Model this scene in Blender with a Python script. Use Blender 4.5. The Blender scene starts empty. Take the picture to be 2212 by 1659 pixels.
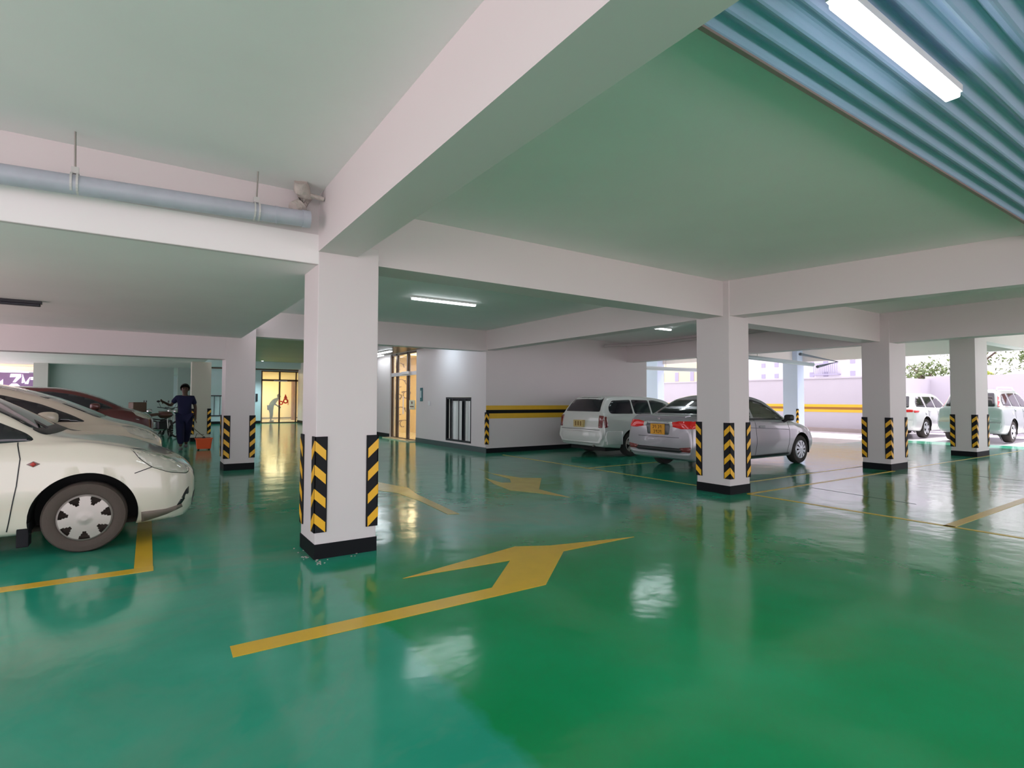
import bpy, bmesh, math, random
from mathutils import Vector, Matrix
from mathutils.bvhtree import BVHTree
random.seed(7)
PI = math.pi
SC = bpy.context.scene
COL = SC.collection

# ------------------------------------------------------------------ camera
H = 1.35
F_PX, PITCH, ROLL, YAW = 1172.66, math.radians(1.6582), math.radians(.2373), math.radians(33.81)
fw = Vector((math.sin(YAW)*math.cos(PITCH), math.cos(YAW)*math.cos(PITCH), math.sin(PITCH)))
rt0 = Vector((math.cos(YAW), -math.sin(YAW), 0)); up0 = rt0.cross(fw)
RT = rt0*math.cos(ROLL) + up0*math.sin(ROLL); UP = -rt0*math.sin(ROLL) + up0*math.cos(ROLL)
cam_d = bpy.data.cameras.new('camera'); cam = bpy.data.objects.new('camera', cam_d); COL.objects.link(cam)
m = Matrix((RT, UP, -fw)).transposed().to_4x4(); m.translation = Vector((0, 0, H)); cam.matrix_world = m
cam_d.sensor_width = 36; cam_d.lens = 36*F_PX/2212; cam_d.clip_end = 400; cam_d.clip_start = .05
SC.camera = cam

# ------------------------------------------------------------------ world, sun, exposure
SC.view_settings.view_transform = 'Standard'; SC.view_settings.look = 'None'
SC.view_settings.gamma = 1; SC.view_settings.use_curve_mapping = False
SC.view_settings.exposure = 0.0
w = bpy.data.worlds.new('sky'); SC.world = w; w.use_nodes = True
bg = w.node_tree.nodes['Background']; bg.inputs[0].default_value = (.97, .90, 1, 1); bg.inputs[1].default_value = 2.6
sun_d = bpy.data.lights.new('sun', 'SUN'); sun_d.energy = 9.0; sun_d.angle = .02; sun_d.color = (1, .95, .88)
sun = bpy.data.objects.new('sun', sun_d); COL.objects.link(sun)
sun.rotation_euler = Vector((-.50, .04, -.86)).to_track_quat('-Z', 'Y').to_euler()
LAMP_W = 5.0      # watts of one tube lamp

# ------------------------------------------------------------------ materials
MATS = {}
def dull(m, v): m.node_tree.nodes['Principled BSDF'].inputs['Specular IOR Level'].default_value = v; return m
def mat(name, col, rough=.5, metal=0, coat=0, bump=0, bscale=20, var=0, vscale=2, emit=None, estr=0, trans=0, alpha=1, ior=None, coat_rough=.04):
    if name in MATS: return MATS[name]
    m = bpy.data.materials.new(name); m.use_nodes = True; nt = m.node_tree; p = nt.nodes['Principled BSDF']
    p.inputs['Base Color'].default_value = (*col, 1); p.inputs['Roughness'].default_value = rough
    p.inputs['Metallic'].default_value = metal; p.inputs['Coat Weight'].default_value = coat
    p.inputs['Coat Roughness'].default_value = coat_rough
    p.inputs['Transmission Weight'].default_value = trans; p.inputs['Alpha'].default_value = alpha
    if ior: p.inputs['IOR'].default_value = ior
    if emit: p.inputs['Emission Color'].default_value = (*emit, 1); p.inputs['Emission Strength'].default_value = estr
    if bump or var:
        tc = nt.nodes.new('ShaderNodeTexCoord')
    if var:
        n = nt.nodes.new('ShaderNodeTexNoise'); n.inputs['Scale'].default_value = vscale; n.inputs['Detail'].default_value = 5
        nt.links.new(tc.outputs['Object'], n.inputs['Vector'])
        mx = nt.nodes.new('ShaderNodeMix'); mx.data_type = 'RGBA'
        mx.inputs['A'].default_value = (*[c*(1-var) for c in col], 1); mx.inputs['B'].default_value = (*[min(1, c*(1+var)) for c in col], 1)
        nt.links.new(n.outputs['Fac'], mx.inputs['Factor']); nt.links.new(mx.outputs['Result'], p.inputs['Base Color'])
    if bump:
        n = nt.nodes.new('ShaderNodeTexNoise'); n.inputs['Scale'].default_value = bscale; n.inputs['Detail'].default_value = 4
        nt.links.new(tc.outputs['Object'], n.inputs['Vector'])
        b = nt.nodes.new('ShaderNodeBump'); b.inputs['Strength'].default_value = bump; b.inputs['Distance'].default_value = .02
        nt.links.new(n.outputs['Fac'], b.inputs['Height']); nt.links.new(b.outputs['Normal'], p.inputs['Normal'])
    MATS[name] = m; return m

PAINT = mat('wall_paint', (.73, .675, .675), .45, bump=.08, bscale=3, var=.03, vscale=.7)
CEILP = mat('ceiling_paint', (.92, .90, .89), .6, bump=.10, bscale=2.5, var=.05, vscale=1.2)
TEAL = mat('teal_shade_paint', (.30, .42, .38), .5, bump=.08, bscale=3, var=.06, vscale=.5)  # white back wall and column; their greenish shade is put into this colour
LTEAL = mat('pale_blue_wall_paint', (.50, .64, .66), .5, var=.05)
OLIVE = mat('olive_shade_ceiling', (.30, .36, .22), .6, var=.15, vscale=.6)  # white ceiling whose olive dimness is put into the colour
BLACKP = mat('black_skirting_paint', (.008, .009, .011), .6)
dull(BLACKP, .15); GREYSK = mat('grey_skirting_paint', (.05, .08, .08), .4)
YEL = mat('yellow_paint', (.80, .47, .03), .4, var=.08, vscale=6)
YELF = mat('yellow_floor_paint', (.74, .47, .03), .28, var=.1, vscale=5, bump=.06, bscale=6)
YELT = mat('worn_yellow_floor_paint', (.58, .45, .10), .25, var=.2, vscale=4, bump=.06, bscale=6)
RUB = mat('black_rubber', (.014, .014, .017), .65)
dull(RUB, .2); REFY = mat('yellow_reflector', (.95, .50, .02), .35)
BROWNM = mat('brown_door_metal', (.10, .055, .035), .35, metal=.3)
DARKM = mat('dark_metal', (.03, .03, .035), .4, metal=.5)
STEEL = mat('brushed_steel', (.6, .6, .6), .3, metal=1)
GALV = mat('galvanised_rod', (.30, .29, .26), .5, metal=.6)
PVC = mat('grey_pvc', (.46, .49, .56), .4, var=.15, vscale=9)
PVCW = mat('pale_pipe', (.62, .66, .74), .4)
CLIPW = mat('pale_clip_metal', (.6, .6, .58), .5)
MORT = mat('crumbly_mortar', (.52, .47, .43), .9, bump=.8, bscale=30, var=.2, vscale=12)
TUBE = mat('lamp_tube', (.9, .95, 1), .3, emit=(.92, .97, 1), estr=9)
TUBEOFF = mat('unlit_lamp', (.02, .02, .03), .3)
WOOD = mat('brown_wood', (.24, .09, .03), .4, var=.2, vscale=6)
SOFF = mat('brown_soffit', (.06, .042, .03), .35)
CREAM = mat('lobby_cream', (.86, .74, .47), .5)
GOLDW = mat('lobby_wallpaper', (.85, .68, .33), .5)
CURL = mat('wallpaper_flourish', (.22, .11, .03), .5)
TILE = mat('lobby_tile', (.72, .66, .50), .15)
CONC = mat('yard_concrete', (.62, .59, .62), .25, var=.1, vscale=1.5)
PINKC = mat('pink_bounce_ground', (.74, .60, .62), .5, var=.06); CURB = mat('curb_concrete', (.36, .30, .29), .8, var=.15)  # pink tint chosen to warm the light bounced from the unseen yards
BWALL = mat('boundary_wall_paint', (.50, .47, .53), .6, var=.03)
RIBM = mat('ribbed_steel', (.42, .54, .80), .5)
RIBE = mat('rib_edge', (.30, .22, .20), .5)
GLASSDK = mat('dark_car_glass', (.012, .012, .018), .06, coat=.5)
GLASSCL = mat('clear_door_glass', (.96, .97, .96), .02, alpha=.16)
RUBBER = mat('tyre_rubber', (.035, .030, .028), .75, bump=.2, bscale=60)
LINER = mat('wheel_well_plastic', (.012, .012, .012), .8)
PLAST = mat('black_plastic', (.02, .02, .022), .45)
CHROME = mat('chrome', (.85, .85, .85), .12, metal=1)
HUB = mat('silver_hubcap', (.50, .46, .42), .38, metal=.35)
HUBB = mat('bright_hubcap', (.72, .75, .80), .3, metal=.4)
LENS = mat('headlamp_lens', (.60, .58, .50), .08, coat=1, var=.25, vscale=14)
REDL = mat('red_tail_lens', (.62, .01, .01), .12, coat=1, emit=(.8, .01, .01), estr=.12)
REDD = mat('dark_red_lens', (.22, .03, .03), .15, coat=1)
PLATEY = mat('orange_plate', (.90, .42, .03), .4)
PLATEW = mat('faded_plate', (.62, .48, .20), .5, var=.3, vscale=30)
INK = mat('plate_ink', (.16, .03, .01), .5)
NAVY = mat('navy_cloth', (.004, .005, .042), .85)
SKIN = mat('dark_brown_skin', (.085, .040, .025), .5)
HAIR = mat('black_hair', (.008, .007, .007), .7)
SHOE = mat('grey_shoe', (.18, .17, .19), .6)
OLCL = mat('olive_cloth', (.16, .15, .04), .85)
OLTR = mat('brown_trouser_cloth', (.09, .06, .03), .85)
ORNG = mat('orange_plastic', (.85, .10, .015), .4)
WHITEP = mat('white_plastic', (.8, .8, .8), .4)
TEALPL = mat('teal_plastic', (.03, .16, .18), .4)

def floor_mat():
    m = bpy.data.materials.new('green_epoxy'); m.use_nodes = True; nt = m.node_tree; p = nt.nodes['Principled BSDF']; L = nt.links
    def N(t, **k):
        n = nt.nodes.new(t)
        for a, b in k.items(): setattr(n, a, b)
        return n
    g = N('ShaderNodeNewGeometry'); s = N('ShaderNodeSeparateXYZ'); L.new(g.outputs['Position'], s.inputs[0])
    def noise(sc, det=5, rough=.5, vec=None, dist=0):
        n = N('ShaderNodeTexNoise'); n.inputs['Scale'].default_value = sc; n.inputs['Detail'].default_value = det
        n.inputs['Roughness'].default_value = rough; n.inputs['Distortion'].default_value = dist
        L.new(vec or g.outputs['Position'], n.inputs['Vector']); return n.outputs['Fac']
    def mth(op, a, b=None, c=None, clamp=False):
        n = N('ShaderNodeMath', operation=op); n.use_clamp = clamp
        for i, q in enumerate((a, b, c)):
            if q is None: continue
            if isinstance(q, (int, float)): n.inputs[i].default_value = q
            else: L.new(q, n.inputs[i])
        return n.outputs[0]
    def mixc(f, a, b):
        n = N('ShaderNodeMix', data_type='RGBA'); 
        if isinstance(f, float): n.inputs['Factor'].default_value = f
        else: L.new(f, n.inputs['Factor'])
        for k, q in (('A', a), ('B', b)):
            if isinstance(q, tuple): n.inputs[k].default_value = (*q, 1)
            else: L.new(q, n.inputs[k])
        return n.outputs['Result']
    n1 = noise(.9, 6); n2 = noise(4, 5)
    # freshly painted strip: x > 1.19, y < 4.5 (edge slightly ragged)
    xe = mth('ADD', s.outputs['X'], mth('MULTIPLY', mth('SUBTRACT', n2, .5), .22))
    ye = mth('ADD', s.outputs['Y'], mth('MULTIPLY', mth('SUBTRACT', n1, .5), 1.6))
    fx = mth('MULTIPLY', mth('SUBTRACT', xe, 1.17), 14, clamp=True)
    fy = mth('MULTIPLY', mth('SUBTRACT', 4.75, ye), 1.4, clamp=True)
    fresh = mth('MULTIPLY', fx, fy)
    old = mixc(mth('MULTIPLY', mth('SUBTRACT', n1, .38), 3.2, clamp=True), (.014, .32, .20), (.05, .39, .265))
    worn = mth('MULTIPLY', mth('SUBTRACT', noise(.55, 7, .6, dist=.6), .50), 6, clamp=True)
    old = mixc(mth('MULTIPLY', worn, .62), old, (.19, .29, .21))
    new = mixc(mth('MULTIPLY', mth('SUBTRACT', n1, .35), 2.5, clamp=True), (.001, .255, .075), (.002, .33, .125))
    L.new(mixc(fresh, old, new), p.inputs['Base Color'])
    L.new(mth('ADD', .085, mth('MULTIPLY', n1, .09)), p.inputs['Roughness'])
    p.inputs['IOR'].default_value = 1.46
    # trowel waves that break the reflections into streaks
    b1 = N('ShaderNodeBump'); b1.inputs['Strength'].default_value = .55; b1.inputs['Distance'].default_value = .012
    L.new(noise(2.2, 3, .45), b1.inputs['Height'])
    b2 = N('ShaderNodeBump'); b2.inputs['Strength'].default_value = .10; b2.inputs['Distance'].default_value = .0025
    L.new(noise(14, 2), b2.inputs['Height']); L.new(b1.outputs['Normal'], b2.inputs['Normal'])
    L.new(b2.outputs['Normal'], p.inputs['Normal'])
    return m
EPOXY = floor_mat()

# ------------------------------------------------------------------ helpers
def link(o, parent=None):
    COL.objects.link(o)
    if parent: o.parent = parent
    return o
def obj(name, bm, mats, parent=None, smooth=False, loc=None, rz=0):
    me = bpy.data.meshes.new(name); bmesh.ops.recalc_face_normals(bm, faces=bm.faces[:]) if not getattr(bm, '_keep', False) else None
    bm.to_mesh(me); bm.free()
    for q in (mats if isinstance(mats, (list, tuple)) else [mats]): me.materials.append(q)
    if smooth:
        for f in me.polygons: f.use_smooth = True
        try: me.set_sharp_from_angle(angle=math.radians(40))
        except Exception: pass
    o = bpy.data.objects.new(name, me); link(o, parent)
    if loc: o.location = loc
    o.rotation_euler.z = rz
    return o
def tag(o, label=None, cat=None, group=None, kind=None):
    if label: o['label'] = label
    if cat: o['category'] = cat
    if group: o['group'] = group
    if kind: o['kind'] = kind
    return o
def empty(name, loc=(0, 0, 0), rz=0, label=None, cat=None, group=None):
    o = bpy.data.objects.new(name, None); o.empty_display_size = .1; link(o); o.location = loc; o.rotation_euler.z = rz
    return tag(o, label, cat, group)
def struct(name, bm, m): return tag(obj(name, bm, m), kind='structure')
def BM(): return bmesh.new()
def box(bm, x0, x1, y0, y1, z0, z1, mi=0, bev=0):
    vs = [bm.verts.new((x, y, z)) for x in (x0, x1) for y in (y0, y1) for z in (z0, z1)]
    fs = []
    for q in ((0, 1, 3, 2), (4, 6, 7, 5), (0, 4, 5, 1), (2, 3, 7, 6), (0, 2, 6, 4), (1, 5, 7, 3)):
        f = bm.faces.new([vs[i] for i in q]); f.material_index = mi; fs.append(f)
    if bev:
        es = list({e for f in fs for e in f.edges}); r = bmesh.ops.bevel(bm, geom=es, offset=bev, segments=2, profile=.5, affect='EDGES')
        for f in r['faces']: f.material_index = mi
    return bm
def B(*a, **k): return box(BM(), *a, **k)
def tube(bm, pts, r, n=12, mi=0, cap=True):
    pts = [Vector(p) for p in pts]; rs = r if isinstance(r, (list, tuple)) else [r]*len(pts); rings = []; ref = None
    for i, p in enumerate(pts):
        t = ((pts[min(i+1, len(pts)-1)]-p).normalized() + (p-pts[max(i-1, 0)]).normalized())
        t = t.normalized() if t.length > 1e-6 else Vector((0, 0, 1))
        if ref is None: ref = Vector((0, 0, 1)) if abs(t.z) < .9 else Vector((1, 0, 0))
        a = t.cross(ref).normalized(); b = a.cross(t).normalized()
        rings.append([bm.verts.new(p + (a*math.cos(2*PI*k/n) + b*math.sin(2*PI*k/n))*rs[i]) for k in range(n)])
    for i in range(len(rings)-1):
        for k in range(n):
            f = bm.faces.new((rings[i][k], rings[i][(k+1) % n], rings[i+1][(k+1) % n], rings[i+1][k])); f.material_index = mi
    if cap:
        for q in (rings[0], rings[-1][::-1]):
            f = bm.faces.new(q); f.material_index = mi
    return bm
def lathe(bm, prof, axis='Y', c=(0, 0, 0), n=40, mi=0, close=False):
    """prof: (radius, offset along the axis)"""
    c = Vector(c); rings = []
    for r, h in prof:
        ring = []
        for k in range(n):
            a = 2*PI*k/n; u, v = r*math.cos(a), r*math.sin(a)
            d = {'Y': (u, h, v), 'Z': (u, v, h), 'X': (h, u, v)}[axis]
            ring.append(bm.verts.new(c + Vector(d)))
        rings.append(ring)
    for i in range(len(rings)-1):
        for k in range(n):
            f = bm.faces.new((rings[i][k], rings[i][(k+1) % n], rings[i+1][(k+1) % n], rings[i+1][k])); f.material_index = mi
    if close:
        for q in (rings[0], rings[-1]):
            f = bm.faces.new(q); f.material_index = mi
    return bm
def prism(bm, poly, z0, z1, mi=0, plane='XY'):
    def P(a, b, c): return {'XY': (a, b, c), 'XZ': (a, c, b), 'YZ': (c, a, b)}[plane]
    lo = [bm.verts.new(P(a, b, z0)) for a, b in poly]; hi = [bm.verts.new(P(a, b, z1)) for a, b in poly]
    fs = [bm.faces.new(lo[::-1]), bm.faces.new(hi)]
    n = len(poly)
    for i in range(n): fs.append(bm.faces.new((lo[i], lo[(i+1) % n], hi[(i+1) % n], hi[i])))
    for f in fs: f.material_index = mi; f.normal_update()
    if n > 4: bmesh.ops.triangulate(bm, faces=fs[:2], ngon_method='EAR_CLIP')
    return bm
def copy_tree(o, loc=None, rz=None, **lab):
    c = o.copy(); COL.objects.link(c)
    for ch in o.children:
        d = ch.copy(); COL.objects.link(d); d.parent = c
        for g in ch.children:
            e = g.copy(); COL.objects.link(e); e.parent = d
    if loc: c.location = loc
    if rz is not None: c.rotation_euler.z = rz
    for k, v in lab.items(): c[k] = v
    return c

# ------------------------------------------------------------------ building shell
ZC, ZM, ZL = 3.09, 2.607, 2.50
struct('floor_pale_reflection', B(18.2, 21.9, 8.6, 33, -.3, 0), CONC)  # level pale slab imitating the sky's reflection on the green epoxy
struct('floor_right', B(18.2, 21.9, -6.0, 8.6, -.3, 0), EPOXY)
struct('floor', B(-4.5, 18.2, -6.0, 33, -.3, 0), EPOXY)
struct('floor_yard', B(21.9, 60, -30, 60, -.32, -.02), CONC)
struct('floor_left_bounce_yard', B(-40, -4.5, -30, 60, -.32, -.02), PINKC)  # unseen sunlit ground added to bounce light up to the ceilings
struct('floor_back_bounce_yard', B(-4.5, 21.9, -30, -6.0, -.32, -.02), PINKC)  # likewise added out of view, bouncing sunlight in from behind the camera
# slabs
struct('ceiling', B(-4.7, 12.2, -6.2, 4.9, ZC, ZC+.2), CEILP)
struct('ceiling_left_bay', B(-4.7, 1.45, 4.74, 11.5, ZL, ZL+.25), CEILP)
struct('ceiling_middle_bay', B(1.45, 12.2, 4.9, 11.9, ZC, ZC+.2), CEILP)
struct('ceiling_back_left', B(-4.7, 1.45, 11.5, 33, ZL, ZL+.25), CEILP)
struct('ceiling_back', B(1.45, 7.4, 11.9, 33, 3.36, 3.56), OLIVE)
struct('ceiling_outer_bay', B(12.2, 22.4, -6.2, 26, 3.52, 3.75), CEILP)
# beams (all white plaster)
MBX0, MBX1 = 1.182, 1.518
struct('beam_over_near_column', B(MBX0, MBX1, -6.2, 4.9, ZM, ZC), PAINT)
bm = BM(); box(bm, -4.7, 1.44, 4.745, 4.79, 2.497, ZC); box(bm, -4.7, 1.72, 4.79, 5.2, 2.72, ZC+.1); struct('beam_left_front', bm, PAINT)
struct('beam_middle_front', B(1.70, 7.0, 4.84, 5.22, 2.58, ZC), PAINT)
struct('beam_right_front', B(7.42, 12.03, 4.86, 5.2, 2.53, ZC), PAINT)
bm = BM(); prism(bm, [(6.93, 4.90), (7.28, 4.90), (8.85, -6.2), (8.50, -6.2), (7.62, 1.3)], 2.575, ZC); struct('beam_right_side', bm, PAINT)
struct('beam_far_right_front', B(12.0, 22.2, 4.9, 5.2, 2.94, 3.52), PAINT)
struct('beam_back_left', B(-4.7, 1.7, 11.455, 11.8, 2.09, ZL+.01), PAINT)
struct('beam_back_middle', B(1.7, 7.1, 11.70, 12.0, 2.575, 3.36), PAINT)
struct('beam_over_wall_corner', B(7.05, 7.35, 5.1, 11.9, 2.60, ZC), PAINT)
struct('beam_second_right', B(12.05, 12.4, -6.2, 20, 2.50, 3.6), PAINT)
struct('beam_third_right', B(16.8, 17.1, -6.2, 20, 2.96, 3.52), PAINT)
struct('beam_outer_edge', B(22.0, 22.3, -6.2, 11.8, 2.93, 3.6), PAINT)
struct('beam_outer_edge', B(22.0, 22.3, 11.8, 30, 3.21, 3.6), PAINT)
struct('beam_outer_cross', B(12.3, 22.0, 11.9, 12.2, 2.96, 3.52), PAINT)
struct('beam_back_right', B(1.45, 7.1, 31.9, 32.5, 3.0, 3.36), LTEAL)

# ribbed deck under the slab, upper right
bm = BM(); RN = []
y = 1.49; prev = None
seq = []; n_ = 0
while 1.49-n_*.0109 > -1.2:
    seq.append((1.49-n_*.0109, 3.03-.018*math.cos(2*PI*n_/10))); n_ += 1
X0, X1 = MBX1, 7.7
top = [(seq[-1][0], 3.088), (seq[0][0], 3.088)]
prism(bm, seq + top, X0, X1, plane='YZ')
struct('ceiling_ribbed_deck', bm, RIBM)
struct('trim_1', B(MBX1, 7.65, 1.487, 1.51, 3.0, 3.088), RIBE)

# walls
struct('wall_right_back', B(7.08, 12.93, 11.75, 12.0, 0, ZC), PAINT)
for z0, z1, mm in ((1.089, 1.201, YEL), (1.0, 1.089, BLACKP), (.872, 1.0, YEL)):
    tag(obj('wall_stripe', B(7.085 if z1 > 1.0 else 7.15, 12.93, 11.742, 11.752, z0, z1), mm), kind='structure')
struct('baseboard_right_back', B(7.08, 12.93, 11.735, 11.752, 0, .12), BLACKP)
def wall_x(name, x0, x1, holes, y0, y1, z1, m):
    """wall along Y with rectangular holes (ya,yb,za,zb)"""
    bm = BM(); cur = y0
    for ya, yb, za, zb in sorted(holes):
        box(bm, x0, x1, cur, ya, 0, z1)
        if za > 0: box(bm, x0, x1, ya, yb, 0, za)
        box(bm, x0, x1, ya, yb, zb, z1); cur = yb
    box(bm, x0, x1, cur, y1, 0, z1); return struct(name, bm, m)
wall_x('wall_lobby', 7.08, 7.28, [(12.5, 13.97, .19, 1.413), (16.05, 18.30, 0, 2.92)], 12.0, 32.5, 3.36, PAINT)
struct('baseboard_lobby', B(7.062, 7.08, 11.72, 16.03, 0, .14), GREYSK)
struct('baseboard_lobby', B(7.062, 7.08, 18.33, 32.5, 0, .14), BLACKP)
# far wall with doorway
bm = BM()
box(bm, 1.45, 5.15, 32.5, 32.7, 0, 3.36); box(bm, 5.15, 7.25, 32.5, 32.7, 2.90, 3.36)
struct('wall_far_back', bm, LTEAL)
struct('baseboard_far_back', B(1.45, 5.14, 32.48, 32.5, 0, .14), BLACKP)
struct('trim_2', B(1.45, 7.08, 32.42, 32.5, 2.93, 2.99), BROWNM)
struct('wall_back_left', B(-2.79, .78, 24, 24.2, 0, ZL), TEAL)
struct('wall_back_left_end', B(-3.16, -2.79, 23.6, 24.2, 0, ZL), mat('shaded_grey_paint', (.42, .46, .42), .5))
struct('wall_far_left', B(-4.5, 1.7, 32.5, 32.7, 0, 3.0), LTEAL)
# boundary wall in the yard
struct('wall_boundary', B(25.6, 25.8, 10.2, 60, 0, 2.36), BWALL)
struct('wall_boundary_return', B(25.6, 29.8, 10.0, 10.2, 0, 2.36), BWALL)
struct('wall_boundary_far', B(29.8, 30.0, -30, 10.2, 0, 2.50), BWALL)
for z0, z1, mm in ((1.08, 1.20, YEL), (.97, 1.08, mat('brown_stripe_paint', (.30, .12, .02), .5)), (.85, .97, YEL)):
    tag(obj('wall_stripe', B(25.59, 25.6, 10.2, 60, z0, z1), mm), kind='structure')
struct('trim_3', B(25.35, 25.6, 10.2, 60, -.02, .14), CURB)
struct('trim_4', B(25.55, 25.85, 10.0, 60, 2.36, 2.42), BWALL)

# lobby behind the right-hand door
struct('floor_lobby', B(7.28, 11.0, 14.5, 22, .0, .02), TILE)
struct('wall_lobby_inner', B(8.8, 8.95, 14.5, 22, 0, 3.0), GOLDW)
struct('wall_lobby_side', B(7.28, 8.8, 20.5, 20.65, 0, 3.0), GOLDW)
struct('wall_lobby_side', B(7.28, 8.8, 14.5, 14.65, 0, 3.0), CREAM)
struct('ceiling_lobby', B(7.28, 8.95, 14.5, 22, 3.0, 3.1), CREAM)
struct('ceiling_soffit', B(5.6, 7.08, 12.02, 20.5, 2.93, 3.0), SOFF)
# room behind the far door
struct('floor_far_room', B(4.4, 8.4, 32.7, 37.5, 0, .02), TILE)
struct('wall_far_room', B(4.4, 8.4, 36.5, 36.7, 0, 3.1), CREAM)
struct('wall_far_room', B(4.3, 4.4, 32.7, 36.6, 0, 3.1), CREAM)
struct('wall_far_room', B(8.3, 8.4, 32.7, 36.6, 0, 3.1), CREAM)
struct('ceiling_far_room', B(4.3, 8.4, 32.7, 36.7, 3.1, 3.2), CREAM)
struct('trim_5', B(4.4, 8.3, 36.46, 36.5, .12, .18), BROWNM)
bm = BM(); box(bm, 7.55, 7.75, 36.2, 36.5, 0, 2.5); box(bm, 7.56, 7.6, 36.1, 36.2, 0, 2.4)
struct('door_3', bm, WOOD)

def strip(name, pts, wd, m, z=.003, label=None, kind='structure', cat=None, group=None):
    bm = BM()
    for (x0, y0), (x1, y1) in zip(pts[:-1], pts[1:]):
        d = Vector((x1-x0, y1-y0)).normalized(); n = Vector((-d.y, d.x))*wd/2
        poly = [(x0-n.x, y0-n.y), (x1-n.x, y1-n.y), (x1+n.x, y1+n.y), (x0+n.x, y0+n.y)]
        prism(bm, poly, 0.0005, z)
    o = obj(name, bm, m)
    return tag(o, label, cat, group, None if cat else kind)
strip('floor_joint', [(12.64, 4.5), (12.3, 1.6)], .03, mat('joint_filler', (.03, .07, .06), .4), .0015)
strip('floor_joint', [(8.62, 4.5), (8.4, 3.0)], .02, MATS['joint_filler'], .0015)
strip('floor_joint', [(9.2, 5.45), (12.5, 5.30), (14.5, 5.28)], .03, MATS['joint_filler'], .0015)

# ------------------------------------------------------------------ painted floor marks
def mark(name, poly, label, m=YELF, group='painted marks on the green floor', z=.003):
    bm = BM(); prism(bm, poly, .0006, z); return tag(obj(name, bm, m), label, 'floor marking', group)
def line(pts, wd, label, m=YELF):
    return strip('floor_line', pts, wd, m, .0035, label, None, 'floor marking', 'painted parking bay lines')
mark('floor_arrow', [(.396, 3.339), (.393, 3.189), (2.437, 3.185), (3.108, 3.80), (4.014, 3.813), (3.12, 4.01), (2.827, 4.16), (1.618, 3.884), (2.551, 3.825), (2.073, 3.345)],
     'large yellow turn arrow painted on the floor in front of the nearest column')
mark('floor_arrow', [(5.393, 9.212), (5.25, 8.5), (5.379, 7.763), (5.657, 7.523), (4.92, 6.60), (4.881, 5.836), (4.681, 6.401), (4.50, 6.75), (4.62, 7.4), (4.84, 8.05), (4.80, 7.45), (4.93, 7.38), (5.15, 7.75), (5.22, 8.4)],
     'small bent yellow arrow on the floor ahead of the white station wagon', YELT)
mark('floor_arrow', [(3.133, 8.575), (3.319, 7.783), (3.20, 7.2), (3.075, 5.694), (2.95, 5.75), (3.02, 6.7), (3.0, 7.45), (2.80, 7.9), (2.7, 8.6)],
     'faded yellow arrow partly hidden behind the nearest column', YELT)
line([(-3.6, 5.19), (.06, 5.19)], .13, 'yellow line on the floor beside the nearest white hatchback')
line([(-.005, 5.256), (-.005, 8.0)], .125, 'short thick yellow line under the bumper of the nearest white hatchback')
line([(7.25, 11.2), (7.27, 5.2)], .05, 'long thin yellow line running from the wall corner to the chevron column', YELT)
line([(7.22, 8.15), (9.6, 8.12)], .05, 'thin yellow line on the floor between station wagon and silver sedan', YELT)
line([(7.24, 4.66), (7.20, -3)], .055, 'thin yellow line along the aisle right of the chevron column')
line([(7.25, 4.66), (12.03, 4.655)], .055, 'yellow line running from the chevron column to the next column right')
line([(7.45, 5.32), (12.5, 5.36)], .05, 'thin yellow line under the near side of the silver sedan', YELT)
line([(7.2, 2.28), (14, 2.36)], .10, 'yellow line crossing the glossy floor at the right edge of the photo')
line([(12.8, 4.69), (20, 4.66)], .05, 'faint yellow line passing the two farthest right columns', YELT)

# ------------------------------------------------------------------ columns
def guard_bm(w1, w2, z0, z1, sx, sy, t=.012):
    """corner guard, corner at origin; wings run along -sx*x and -sy*y from the corner"""
    bm = BM()
    xa, xb = sorted((sx*t, -sx*w1)); ya, yb = sorted((0, sy*t)); box(bm, xa, xb, ya, yb, z0, z1, bev=.003)
    ya, yb = sorted((sy*t, -sy*w2)); xa, xb = sorted((0, sx*t)); box(bm, xa, xb, ya, yb, z0, z1, bev=.003)
    n = 4; pitch = (z1-z0)/n; hgt = pitch*.42
    for k in range(n):
        zt = z1 - k*pitch - pitch*.16      # at the corner
        drop = pitch*.42
        for along, w in (('x', w1), ('y', w2)):
            def V(s, z, o):
                return (-sx*s, sy*(t+o), z) if along == 'x' else (sx*(t+o), -sy*s, z)
            a = -t*.8; b = w*.86
            lo = [V(a, zt, .0005), V(b, zt-drop, .0005), V(b, zt-drop-hgt, .0005), V(a, zt-hgt, .0005)]
            hi = [V(a, zt, .003), V(b, zt-drop, .003), V(b, zt-drop-hgt, .003), V(a, zt-hgt, .003)]
            lv = [bm.verts.new(p) for p in lo]; hv = [bm.verts.new(p) for p in hi]
            fs = [bm.faces.new(hv)] + [bm.faces.new((lv[i], lv[(i+1) % 4], hv[(i+1) % 4], hv[i])) for i in range(4)]
            for f in fs: f.material_index = 1
    return bm
def column(x, y, wx, wy, z1, label, corners=((-1, -1), (1, -1), (-1, 1), (1, 1)), skirt=.125, gz=(.222, 1.03), w=(.095, .095), m=PAINT, group='white concrete columns with hazard guards'):
    t = empty('concrete_column', (x, y, 0), 0, label, 'column', group)
    obj('shaft', B(0, wx, 0, wy, .004, z1, bev=.006), m, t)
    if skirt: obj('skirting', B(-.006, wx+.006, -.006, wy+.006, 0, skirt), BLACKP, t)
    for sx, sy in corners:
        g = obj('corner_guard', guard_bm(w[0], w[1], gz[0], gz[1], sx, sy), [RUB, REFY], t)
        g.location = (wx if sx > 0 else 0, wy if sy > 0 else 0, 0)
    return t
column(1.184, 4.738, .53, .495, ZM+.1, 'nearest white column with black and yellow corner guards, in the foreground')
column(6.94, 4.745, .48, .56, ZC, 'white column in front of the silver sedan, chevron guard on its near corner')
column(12.03, 4.70, .74, .50, 2.94, 'wide white column between the silver sedan and the far white car')
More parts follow.
